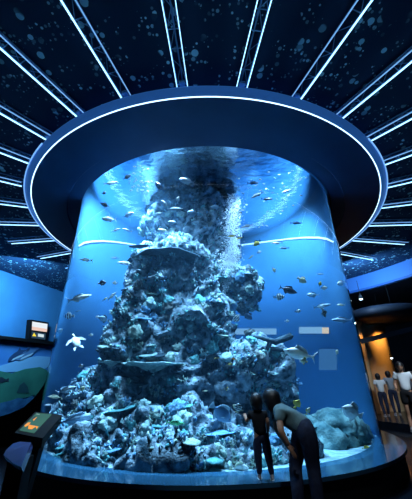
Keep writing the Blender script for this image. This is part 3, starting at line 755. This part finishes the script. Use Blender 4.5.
def head(bm, c, fwd, up, h):
    """skull with brow, nose, lips, chin and ears; h = head height"""
    f = Vector(fwd).normalized(); u = (Vector(up) - f * Vector(up).dot(f)).normalized(); r = f.cross(u)
    B = Matrix((r, f, u)).transposed()
    q = bmesh.ops.create_uvsphere(bm, u_segments=24, v_segments=18, radius=1)['verts']
    for v in q:
        x, y, z = v.co
        k = 1 - .28 * max(0, -z - .1) if y > -.3 else 1 - .45 * max(0, -z)
        x *= .37 * k; y = y * .44 * (1 - .12 * max(0, -z)) ; y += .05 if (z < -.4 and y > 0) else 0
        nose = math.exp(-((x / .07) ** 2) - ((z + .16) / .16) ** 2) if y > .1 else 0
        y += .085 * nose
        lips = math.exp(-((x / .12) ** 2) - ((z + .5) / .06) ** 2) if y > .1 else 0
        y += .025 * lips
        sock = math.exp(-(((abs(x) - .15) / .07) ** 2) - ((z - .04) / .1) ** 2) if y > .1 else 0
        y -= .03 * sock
        v.co = Vector(c) + B @ (Vector((x, y, z * .5)) * h)
    for s in (1, -1):
        sphere(bm, Vector(c) + B @ (Vector((s * .37, -.02, -.03)) * h), (.035 * h, .07 * h, .11 * h), 8, 6, B)
    return B
def hair(root, c, B, h, drop=0, m=None, fall=None):
    bm = bmesh.new()
    q = bmesh.ops.create_uvsphere(bm, u_segments=24, v_segments=16, radius=1)['verts']
    dl = []
    for v in q:
        x, y, z = v.co
        lim = .18 if y > .25 else (-.35 if y > -.1 else -.75)
        if z < lim: z = lim
        off = Vector((x * .46, y * .53 - .03, z * .58)) * h * (1 + .04 * noise.noise(Vector((x * 4, y * 4, z * 4))))
        p = Vector(c) + B @ off
        if fall is not None and z < -.15 + .3 * (y < 0) and y < .35:
            p += Vector(fall) * min(1, (.2 - z)) * (1 + .2 * noise.noise(p * 30))
        v.co = p
    return obj('hair', bm, m or MT['hair'], root, True)
def eyes(root, c, B, h):
    for s in (1, -1):
        bm = bmesh.new(); sphere(bm, Vector(c) + B @ (Vector((s * .15, .37, .02)) * h), .045 * h, 8, 6); obj('eye', bm, MT['eye'], root, True)
def shoe(root, ank, fwd, s=1, m=None):
    f = Vector(fwd); f.z = 0; f.normalize(); bm = bmesh.new()
    zf = ank.z - .07 * s
    c = Vector((ank.x, ank.y, zf + .035 * s)) + f * .055 * s
    B = basis(f)
    q = sphere(bm, c, (.125 * s, .045 * s, .045 * s), 14, 10, B)
    for v in q: v.co.z = max(v.co.z, zf)
    sphere(bm, Vector((ank.x, ank.y, zf + .06 * s)), (.05 * s, .042 * s, .05 * s), 10, 8, B)
    o = obj('shoe', bm, m or MT['shoe'], root, True)
    bm = bmesh.new(); q = sphere(bm, c - Vector((0, 0, .03 * s)), (.13 * s, .05 * s, .016 * s), 14, 6, B)
    for v in q: v.co.z = max(v.co.z, zf - .004)
    s_ = obj('sole', bm, MT['whitecloth'], o)
def person(label, J, H, hd_fwd, hd_up, h, arms, cloth, shoes_fwd, s=1, fall=None, long_legs=True, group=None, feet=None):
    """J: joints; arms: hand spec per side; cloth: (shirt, trousers) materials"""
    base = Vector((J['pelvis'][0].x, J['pelvis'][0].y, min(J['ankleL'][0].z, J['ankleR'][0].z) - .07 * s))
    root = empty('person', base); tag(root, label, 'person', group); bpy.context.view_layer.update()
    bm = bmesh.new()
    body = [['pelvis', 'waist', 'chest', 'neck', 'headb']]
    for q in 'LR':
        body += [['chest', 'sh' + q, 'el' + q, 'wr' + q], ['pelvis', 'hip' + q, 'kn' + q, 'calf' + q, 'ankle' + q]]
    slim = {'pelvis': .76, 'waist': .74, 'chest': .62, 'shL': .74, 'shR': .74, 'hipL': .8, 'hipR': .8}
    JB = {k: (v[0], v[1] * slim.get(k, .9 if k[:2] in ('kn', 'ca') else 1)) for k, v in J.items()}
    chain_mesh(bm, JB, body)
    for q in 'LR':
        w = J['wr' + q][0]; d = w - J['el' + q][0]; sd, nr = arms[q]; hand(bm, w - d.normalized() * .01, d if len(arms[q]) < 3 else arms[q], Vector(sd), Vector(nr), s)
    B = head(bm, H, hd_fwd, hd_up, h)
    obj('body', bm, MT['skin'], root, True)
    hair(root, H, B, h, fall=fall); eyes(root, H, B, h)
    K = {k: (Vector(v[0]), v[1]) for k, v in J.items()}
    for q in 'LR':
        K['up' + q] = ((K['sh' + q][0] * .42 + K['el' + q][0] * .58), K['sh' + q][1] * .95)
    K['hem'] = (K['pelvis'][0] * 1.3 - K['waist'][0] * .3, K['pelvis'][1] * 1.06); K['coll'] = (K['chest'][0] * .35 + K['neck'][0] * .65, K['neck'][1] * 1.25)
    bm = bmesh.new(); chain_mesh(bm, K, [['hem', 'waist', 'chest', 'coll'], ['chest', 'shL', 'upL'], ['chest', 'shR', 'upR']], .014 * s); obj('shirt', bm, cloth[0], root, True)
    bm = bmesh.new()
    K['pw'] = (K['pelvis'][0] * .6 + K['waist'][0] * .4, K['pelvis'][1] * .94)
    if long_legs: ch = [['pelvis', 'pw']] + [['pelvis', 'hip' + q, 'kn' + q, 'calf' + q, 'ankle' + q] for q in 'LR']
    else:
        for q in 'LR': K['mid' + q] = (K['hip' + q][0] * .25 + K['kn' + q][0] * .75, K['kn' + q][1] * 1.25)
        ch = [['pelvis', 'pw']] + [['pelvis', 'hip' + q, 'mid' + q] for q in 'LR']
    chain_mesh(bm, K, ch, .012 * s); obj('trousers' if long_legs else 'shorts', bm, cloth[1], root, True)
    for q in 'LR': shoe(root, J['ankle' + q][0], shoes_fwd, s)
    return root
# the woman bending towards the tank
V = Vector
def a3(px, py, Y, r): return (at(px, py, Y), r)
J = {'pelvis': a3(305, 430, 3.95, .125), 'waist': a3(297, 421, 4.03, .105), 'chest': a3(284, 412, 4.14, .112), 'neck': a3(276, 405, 4.2, .052), 'headb': a3(273, 402, 4.22, .05),
     'shL': a3(279, 414, 4.0, .056), 'elL': a3(281, 432, 3.9, .042), 'wrL': a3(289, 446, 3.9, .027),
     'shR': a3(274, 409, 4.33, .056), 'elR': a3(277, 430, 4.42, .042), 'wrR': a3(288, 446, 4.28, .027),
     'hipR': a3(301, 434, 4.06, .105), 'knR': a3(295, 465, 4.14, .066), 'hipL': a3(308, 434, 3.88, .108), 'knL': a3(313, 466, 3.92, .068)}
for q, px, Y in (('R', 298, 4.02), ('L', 317, 3.86)):
    J['calf' + q] = (at(px - 1, 485, Y + .02), .062); t_ = at(px, 499, Y); J['ankle' + q] = (V((t_.x, Y, .075)), .042)
person('dark-haired person in a teal t-shirt and jeans bending forward beside the child, hands on knees', J, at(271.5, 400.5, 4.26), V((-.62, .62, -.42)), V((-.45, .35, .8)), .25,
       {'L': (V((.5, .6, .2)), V((.3, .9, -.2))), 'R': (V((.5, -.6, .2)), V((.3, .9, -.2)))}, (MT['tealshirt'], MT['denim']), V((-.7, .7, 0)), 1, fall=V((-.03, .0, -.09)))
# the child on the ledge
Yc = 4.6
J = {'pelvis': a3(261, 434, Yc, .084), 'waist': a3(259.5, 426, Yc, .084), 'chest': a3(257.5, 416, Yc, .092), 'neck': a3(256.5, 409.5, Yc, .034), 'headb': a3(256, 406, Yc, .034),
     'shL': a3(250.3, 413.5, Yc, .044), 'elL': a3(247, 422, Yc + .04, .027), 'wrL': a3(245.5, 417, Yc + .13, .019),
     'shR': a3(264.6, 413.5, Yc, .044), 'elR': a3(268, 423, Yc - .02, .027), 'wrR': a3(268, 432, Yc, .019),
     'hipL': a3(257, 438, Yc, .064), 'hipR': a3(265, 438, Yc, .064), 'knL': a3(258, 455, Yc, .05), 'knR': a3(268, 455, Yc, .05), 'calfL': a3(259, 464, Yc, .038), 'calfR': a3(270, 464, Yc, .038)}
for q, px, Y in (('L', 259.5, Yc), ('R', 272, Yc - .05)):
    t_ = at(px, 474, Y); J['ankle' + q] = (V((t_.x, Y, ZB + .046)), .028)
person('small child in black t-shirt and dark trousers standing on the ledge, one hand raised', J, at(256, 401.3, Yc), V((-.15, 1, .0)), V((0, 0, 1)), .2,
       {'L': (V((1, 0, .2)), V((0, 1, 0))), 'R': (V((0, 1, 0)), V((-1, 0, 0)))}, (MT['blackcloth'], MT['denim']), V((.1, 1, 0)), .62, fall=V((0, -.005, -.02)))
def stander(label, px, pyh, Y, zf, face, cloth, shorts, armbend=0.0, group=None):
    top = at(px, pyh, Y); Hh = top.z - zf; s = Hh / 1.7; x = top.x; f = V(face).normalized(); r = V((f.y, -f.x, 0))
    P = lambda a, b, z: V((x, Y, zf)) + r * a * s + f * b * s + V((0, 0, z * s))
    J = {'pelvis': (P(0, 0, .95), .13 * s), 'waist': (P(0, 0, 1.1), .115 * s), 'chest': (P(0, 0, 1.3), .13 * s), 'neck': (P(0, .01, 1.45), .052 * s), 'headb': (P(0, .02, 1.53), .05 * s)}
    for q, sg in (('L', -1), ('R', 1)):
        J['sh' + q] = (P(sg * .17, 0, 1.39), .058 * s); J['el' + q] = (P(sg * .23, -.03 + armbend * .05, 1.12), .042 * s); J['wr' + q] = (P(sg * .22, .06 + armbend * .2, .9 + armbend * .25), .028 * s)
        J['hip' + q] = (P(sg * .09, 0, .88), .1 * s); J['kn' + q] = (P(sg * .1, .02, .5), .062 * s); J['calf' + q] = (P(sg * .1, -.01, .33), .056 * s); J['ankle' + q] = (P(sg * .1, -.02 + .1 * sg, .07), .04 * s)
    return person(label, J, P(0, .03, 1.58), f, V((0, 0, 1)), .235 * s, {'L': (f, r), 'R': (f, -r)}, cloth, f, s, fall=V((0, 0, -.05 * s)), long_legs=not shorts, group=group)
stander('person in a white t-shirt and dark shorts standing in the dim hall at right', 398.5, 362, 9.3, .24, (-.5, -.8, 0), (MT['whitecloth'], MT['blackcloth']), True, .4)
stander('child in a white t-shirt standing farther back in the dim hall', 377, 373.5, 13.0, .24, (.2, 1, 0), (MT['whitecloth'], MT['denim']), False)
stander('person in dark grey beside the white-shirted child in the dim hall', 387, 371, 13.4, .24, (.3, .9, 0), (MT['greycloth'], MT['denim']), False)
stander('person in grey partly cut off at the right edge of the photo', 411, 372, 11.5, .24, (-.9, .3, 0), (MT['greycloth'], MT['blackcloth']), False)

# ------------------------------------------------------------------ left wall: ledge, monitor, mural
def wslab(name, pts, off, th, m, parent=None, extra=None):
    bm = bmesh.new(); slab(bm, [wall_at(x, y, off) for x, y in pts], -WN * th); return obj(name, bm, m, parent)
p0, p1 = wall_at(-30, 331, .15), wall_at(80, 345, .15)
bm = bmesh.new(); slab(bm, [wall_at(-30, 332, .36), wall_at(64, 343, .36), wall_at(64, 346, .36), wall_at(-30, 335, .36)], -WN * .36)
tag(obj('wall_ledge', bm, MT['black']), 'black ledge running along the blue wall at left', 'ledge')
mon = empty('monitor_box', wall_at(38, 337, .2)); tag(mon, 'black monitor box with two lit screens on the wall ledge', 'monitor')
bm = bmesh.new(); slab(bm, [wall_at(x, y, .30) for x, y in ((29, 338.5), (30.5, 319.5), (48.8, 322.5), (46.5, 340.4))], -WN * .25); obj('housing', bm, MT['black'], mon)
sc1 = noisy('screen_white_warm', [(.9, .95, 1), (1, .75, .6)], 1.5, .4); 
def emis(name, c, s): return mat(name, (0, 0, 0), .5, emit=c, es=s)
wslab('screen', [(32, 330), (32.4, 321.5), (47.6, 324), (46.8, 332)], .31, .02, emis('screen_pale', (.85, .93, 1), .95), mon)
sb = wslab('screen', [(31.5, 338), (31.9, 331.5), (45.8, 333.6), (45.2, 339.6)], .31, .02, emis('screen_dark', (.02, .05, .09), 1), mon)
wslab('yellow_icon', [(32.4, 336), (34.2, 332.8), (36.3, 336.4)], .32, .012, emis('icon_yellow', (.9, .7, .05), 1.2), sb)
wslab('white_text_block', [(38, 336.5), (38.2, 333.6), (44, 334.6), (43.8, 337.4)], .32, .012, emis('icon_white', (.7, .85, .9), .9), sb)
wslab('sunset_strip', [(32.1, 330), (32.2, 326.5), (47.2, 329), (46.8, 332)], .316, .012, emis('screen_peach', (1, .70, .6), .85), mon)
mur = empty('wall_mural', wall_at(20, 400, .1)); tag(mur, 'painted sea mural with dolphins and a green hill on the left wall', 'mural')
wslab('sea_panel', [(-40, 336), (64, 345), (60, 430), (-40, 425)], .04, .03, noisy('mural_blue', [(.05, .20, .52), (.08, .27, .6)], .8, .7), mur)
wslab('pale_wave', [(-40, 366), (-10, 363), (0, 366), (10, 363), (25, 358), (38, 356), (52, 357), (55, 362), (40, 372), (20, 372), (0, 372), (-40, 376)], .07, .03, mat('mural_pale', (.25, .52, .8), .7), mur)
wslab('green_hill', [(-40, 374), (0, 371), (12, 373.5), (25, 369), (40, 367), (47, 370), (49, 376), (44, 386), (36, 395), (24, 398), (0, 403), (-40, 408)], .09, .02, noisy('mural_green', [(.03, .16, .12), (.05, .24, .17)], 1, .7), mur)
wslab('dark_fish_shape', [(-3, 378), (2, 377), (6, 379.5), (9, 378), (8.6, 382), (6, 381), (2, 383), (-3, 382)], .11, .02, mat('mural_dark', (.015, .03, .05), .7), mur)
wslab('dark_rock_shape', [(17, 393), (20, 385), (24, 382), (28, 387), (29, 393)], .11, .02, mat('mural_darkgreen', (.015, .07, .08), .7), mur)
wslab('blue_rocks', [(-40, 408), (0, 403), (10, 401), (18, 398), (24, 399), (33, 396), (36, 404), (28, 418), (0, 419), (-40, 424)], .10, .02, noisy('mural_rocks', [(.02, .09, .22), (.06, .22, .42)], 2.5, .7), mur)
for dx, dy, k in ((0, 0, 1), (9, -1, 1)):
    q = [(8, 361), (10, 357), (14, 353.5), (18, 351), (20, 347.5), (21, 350), (26, 350), (30, 347.5), (29.5, 350.5), (25, 353.5), (19, 355.5), (13, 358.5), (11, 361.5)]
    wslab('dolphin', [(dx + x, dy + y) for x, y in q], .10, .02, mat('mural_dolphin', (.02, .06, .15) if dx == 0 else (.10, .22, .42), .7), mur)
    wslab('dolphin_belly', [(dx + 11.5, dy + 361), (dx + 13, dy + 358.8), (dx + 19, dy + 355.8), (dx + 25, dy + 353.6), (dx + 22, dy + 356.5), (dx + 15, dy + 359.4)], .112, .012, mat('mural_belly', (.5, .7, .85), .7), mur)
# dark sweeping partition between mural and tank
bm = bmesh.new(); pts = [(56, 352), (53.5, 361), (49, 374), (43, 386), (34, 398), (24, 407), (10, 413.5), (-6, 418), (-40, 421), (-40, 452), (58, 452)]
slab(bm, [at(x, y, 9.6) for x, y in pts], V((-.1, .35, 0)))
tag(obj('sweeping_partition', bm, MT['black']), 'black partition with a sweeping curved edge beside the tank at left', 'partition')
# ------------------------------------------------------------------ info kiosk
Yk = 3.75
A, Bk, Ck, D = at(19.4, 430.7, Yk), at(34, 433.5, Yk - .02), at(51.5, 415, Yk + .42), at(36, 413.7, Yk + .44)
nk = (Bk - A).cross(D - A).normalized()
ki = empty('info_kiosk', V((A.x + .2, A.y + .2, 0))); tag(ki, 'black slanted information kiosk with a lit screen in front of the tank at left', 'kiosk')
cen = (A + Bk + Ck + D) / 4
def ex(p, k1, k2):   # grow from the screen plane's centre
    e1 = (Bk - A).normalized(); e2 = (D - A).normalized(); return p + e1 * k1 + e2 * k2
bm = bmesh.new(); slab(bm, [ex(A, -.03, -.06), ex(Bk, .13, -.06), ex(Ck, .13, .05), ex(D, -.03, .05)], -nk * .10); obj('housing', bm, MT['black'], ki)
bm = bmesh.new(); slab(bm, [A + nk * .001, Bk + nk * .001, Ck + nk * .001, D + nk * .001], nk * .008)
ks = noisy('kiosk_screen_green', [(.005, .02, .02), (.015, .04, .03)], 3, .8); kb = ks.node_tree.nodes['Principled BSDF']; kb.inputs['Emission Color'].default_value = (.05, .15, .12, 1); kb.inputs['Emission Strength'].default_value = .9; kb.inputs['Specular IOR Level'].default_value = .05
scr = obj('screen', bm, ks, ki)
def kp(u, v): return A + (Bk - A) * u + (D - A) * v + nk * .010
ork = emis('kiosk_orange', (1, .36, .02), 1.0); dkk = emis('kiosk_dark', (.03, .04, .03), .5)
for nm, pts_, mm in (('orange_fish', [(.30, .26), (.45, .10), (.70, .12), (.80, .26), (.97, .16), (.95, .44), (.80, .40), (.62, .48), (.40, .42)], ork), ('orange_fish', [(.22, .60), (.38, .50), (.64, .54), (.92, .48), (.90, .76), (.66, .70), (.5, .8), (.32, .76)], ork),
                    ('orange_fish', [(.04, .24), (.16, .16), (.28, .26), (.26, .42), (.10, .40)], ork), ('dark_rock', [(.1, .6), (.25, .66), (.2, .8), (.08, .75)], dkk), ('text_strip', [(.1, .9), (.9, .9), (.9, .95), (.1, .95)], emis('kiosk_text', (.25, .35, .28), .8))):
    bm = bmesh.new(); slab(bm, [kp(u, v) for u, v in pts_], nk * .003); obj(nm, bm, mm, scr)
bc = (A + Bk + Ck + D) / 4 - nk * .08
bm = bmesh.new()
e1 = (Bk - A).normalized(); e2 = V((D - A).normalized())
foot = V((bc.x - .10, bc.y - .05, 0))
box(bm, (foot + bc) / 2 + V((.02, 0, -.02)), (.11, .24, (bc - foot).length - .03), basis((bc - foot), V((0, 1, 0))) @ Matrix.Rotation(PI / 2, 3, 'Y'))
obj('post', bm, MT['black'], ki)
bm = bmesh.new(); box(bm, foot + V((0, 0, .012)), (.42, .5, .024)); obj('base_plate', bm, MT['black'], ki)
# low glossy panel with a rounded end, left of the kiosk
Yp = 3.2
pp = [at(3.5, 455, Yp), at(6, 450, Yp + .1), at(13, 443.5, Yp + .3), at(20, 441.5, Yp + .36), at(31, 442.5, Yp + .36), at(26, 455, Yp + .05), at(21, 467, Yp - .2), at(13, 463, Yp - .12)]
lp = empty('reading_panel', V((pp[0].x + .15, Yp, 0))); tag(lp, 'low dark panel with a rounded bluish glossy face left of the kiosk', 'panel')
bm = bmesh.new(); slab(bm, pp, V((.0, .06, -.05))); obj('face', bm, mat('panel_violet_gloss', (.09, .10, .26), .2, spec=.9), lp)  # violet-blue reflection on the face put into its base colour
pc = sum(pp, V()) / len(pp)
bm = bmesh.new(); box(bm, (pc.x, pc.y + .1, (pc.z - .06) / 2), (.16, .16, pc.z - .06)); obj('post', bm, MT['black'], lp)

# ------------------------------------------------------------------ right hall
amber = noisy('pillar_plaster', [(.5, .36, .2), (.62, .45, .26)], 2, .8)
for px, Y, w, lab in ((383, 15.5, 1.25, 'wide plaster pillar glowing amber under a warm lamp in the dim hall'), (369, 14.3, .34, 'narrow amber pillar between the tank and the wide amber pillar')):
    c = at(px, 380, Y); bm = bmesh.new(); lathe(bm, [(w / 2, .24), (w / 2, 3.9), (w / 2 + .08, 3.95), (w / 2 + .08, 4.1), (0.01, 4.1)], c.x, c.y, n=32)
    tag(obj('pillar', bm, amber, None, True), lab, 'pillar')
lo = at(392, 340, 12.5)
bm = bmesh.new(); lathe(bm, [(.01, 4.6), (1.5, 4.6), (1.7, 4.45), (1.7, 4.2), (1.5, 4.1), (.01, 4.1)], lo.x + 1.0, 14.2, n=48); 
o = obj('ceiling_drum', bm, MT['wall_dark'], None, True); tag(o, 'dark round ceiling drum hanging in the dim hall behind the tank', 'ceiling drum')
bm = bmesh.new(); slab(bm, [at(356, 340, 12.6), at(430, 322, 12.6), at(430, 327, 12.6), at(356, 345, 12.6)], V((0, .3, 0)))
tag(obj('ceiling_beam', bm, mat('beam_dark', (.02, .035, .06), .4)), 'dark beam crossing the dim hall above the amber pillar', 'beam')
def spot_fix(px, py, Y, label, c, es):
    p = at(px, py, Y); t = empty('spotlight', p); tag(t, label, 'spotlight', 'hall spotlights'); bpy.context.view_layer.update()
    bm = bmesh.new(); tube(bm, [p + V((0, 0, .18)), p], [.06, .09], 12); obj('housing', bm, MT['black'], t)
    bm = bmesh.new(); sphere(bm, p - V((0, 0, .01)), (.075, .075, .03), 12, 8); obj('lens', bm, emis('lens_' + str(px), c, es), t)
    bm = bmesh.new(); tube(bm, [p + V((0, 0, .16)), V((p.x, p.y, 5.74))], .012, 6); obj('stem', bm, MT['black'], t); return p
s1 = spot_fix(361, 299, 13.0, 'ceiling spotlight with a bluish white lens just right of the tank', (.5, .75, 1), 9)
s2 = spot_fix(394, 316, 13.6, 'small white ceiling spotlight at far right under the soffit', (.8, .9, 1), 5)
s3 = spot_fix(391, 358, 15.0, 'spotlight above the heads in the dim hall', (.7, .85, 1), 7)

# glowing strips added on the back wall, standing in for reflections in the glass
def glass_reflection(n, x0, x1, y0, y1, m, cols=6):
    bm = bmesh.new(); t = [on_liner(x0 + (x1 - x0) * i / cols, y0) for i in range(cols + 1)]; b_ = [on_liner(x0 + (x1 - x0) * i / cols, y1) for i in range(cols + 1)]
    tv = [bm.verts.new(p) for p in t]; bv = [bm.verts.new(p) for p in b_]
    for i in range(cols): bm.faces.new((tv[i], tv[i + 1], bv[i + 1], bv[i]))
    r = bmesh.ops.extrude_face_region(bm, geom=bm.faces[:]); 
    for v in [g for g in r['geom'] if isinstance(g, bmesh.types.BMVert)]:
        q = V((v.co.x - TX, v.co.y - TY, 0)).normalized(); v.co += q * .03
    bmesh.ops.recalc_face_normals(bm, faces=bm.faces)
    struct('window_%d' % n, bm, m)
refl_glow = emis('window_glow', (.30, .58, .85), .8)
glass_reflection(1, 222, 276, 328.5, 334.5, refl_glow); glass_reflection(2, 299, 322, 327, 333.5, refl_glow)
glass_reflection(3, 322, 328, 327.5, 333.5, emis('window_glow_warm', (.9, .7, .5), .9), 2)
glass_reflection(4, 319, 336, 349, 370, emis('window_glow_faint', (.05, .18, .40), .8), 3)

# ------------------------------------------------------------------ light
def lamp(name, kind, loc, energy, col, target=None, size=.1, angle=60, blend=.6):
    l = bpy.data.lights.new(name, kind); l.energy = energy; l.color = col
    if kind == 'SPOT': l.spot_size = R_(angle); l.spot_blend = blend; l.shadow_soft_size = size
    elif kind == 'POINT': l.shadow_soft_size = size
    elif kind == 'AREA': l.size = size
    o = bpy.data.objects.new(name, l); COL.objects.link(o); o.location = loc
    if target is not None:
        o.rotation_euler = (V(target) - V(loc)).to_track_quat('-Z', 'Y').to_euler()
    return o
CW, CBL = (.46, .76, 1), (.36, .70, 1)
ZL = 7.45
lamp('tank_lamp', 'SPOT', (-1.9, 6.6, ZL), 5600, CW, (-1.1, 8.0, 2.0), .12, 66, .4)
lamp('tank_lamp', 'SPOT', (1.5, 7.0, ZL), 2600, CW, (.8, 8.0, 2.0), .12, 66, .4)
lamp('tank_lamp', 'SPOT', (-1.0, 5.5, ZL), 2900, CW, (-1.0, 6.3, .4), .12, 60)
lamp('tank_lamp', 'SPOT', (-.2, 5.0, ZL), 160, CW, (0, 6.5, 4.5), .15, 120)  # this and the next two: unseen front fill added for the fish
lamp('tank_lamp', 'SPOT', (-1.7, 5.5, ZL), 260, CW, (-2.4, 7.0, 4.5), .15, 120)
lamp('tank_lamp', 'SPOT', (1.6, 5.45, ZL), 260, CW, (2.2, 7.0, 4.5), .15, 120)
lamp('tank_lamp', 'SPOT', (2.4, 7.4, ZL), 1000, CW, (2.3, 7.0, .4), .2, 80)
lamp('tank_lamp', 'SPOT', (-2.2, 8.0, ZL), 1500, CBL, (-3.6, 10.0, 5.0), .3, 130)  # this and the next two: unseen, added to brighten the liner
lamp('tank_lamp', 'SPOT', (2.0, 9.0, ZL), 950, CBL, (3.2, 11.0, 5.0), .3, 130)
lamp('tank_lamp', 'SPOT', (.3, 11.6, ZL), 120, CBL, (.3, 12.3, 5), .3, 130)
lamp('tank_lamp', 'SPOT', (2.1, 5.55, ZL), 2300, CW, (2.2, 6.4, 1.6), .12, 56)  # unseen fill added to whiten the large fish at right
lamp('tank_lamp', 'SPOT', (-2.6, 6.1, ZL), 700, CW, (-2.7, 7.0, 2.0), .12, 62)  # likewise an added fill, for the fish at left
lamp('hall_lamp', 'SPOT', (5.6, 6.6, 5.6), 1100, (.70, .86, 1), (6.2, 10.6, 1.2), .12, 58)  # no fixture here: added to light the people in the right hall
lamp('hall_lamp', 'SPOT', (.4, 1.6, 6.1), 330, (.75, .88, 1), (.9, 4.1, 1.0), .15, 34)  # unseen fill added from the camera side for the woman's shirt
lamp('wall_washer', 'AREA', wall_at(10, 300, 2.6) + V((0, 0, 1.2)), 400, (.25, .62, 1), wall_at(20, 345, 0), 1.5)
lamp('soffit_washer', 'AREA', pol(7.6, 118, 5.6), 130, (.3, .6, 1), pol(9.9, 122, 6.1), 1.0)
pw = at(383, 380, 15.5)
lamp('amber_lamp', 'SPOT', (pw.x - .1, pw.y - 1.5, 3.95), 380, (1, .48, .10), (pw.x, pw.y - .5, 2.9), .1, 60)
pw = at(369, 380, 14.3)
lamp('amber_lamp', 'SPOT', (pw.x, pw.y - .9, 4.0), 200, (1, .5, .12), (pw.x, pw.y - .2, 2.9), .1, 50)
lamp('hall_lamp', 'SPOT', s1 - V((0, 0, .1)), 120, (.5, .7, 1), (s1.x + 1, s1.y - 2, .3), .1, 80)
lamp('hall_lamp', 'SPOT', s2 - V((0, 0, .1)), 500, (.7, .85, 1), at(396, 395, 9.6), .1, 50)
w = bpy.data.worlds.new('world'); SC.world = w; w.use_nodes = True
w.node_tree.nodes['Background'].inputs[0].default_value = (.03, .17, .48, 1); w.node_tree.nodes['Background'].inputs[1].default_value = .26
SC.view_settings.view_transform = 'Standard'; SC.view_settings.look = 'None'; SC.view_settings.gamma = 1; SC.view_settings.exposure = 0
SC.cycles.use_denoising = True
SC.cycles.max_bounces = 8; SC.cycles.transparent_max_bounces = 12; SC.cycles.sample_clamp_indirect = 4
SC.cycles.caustics_reflective = False; SC.cycles.caustics_refractive = False
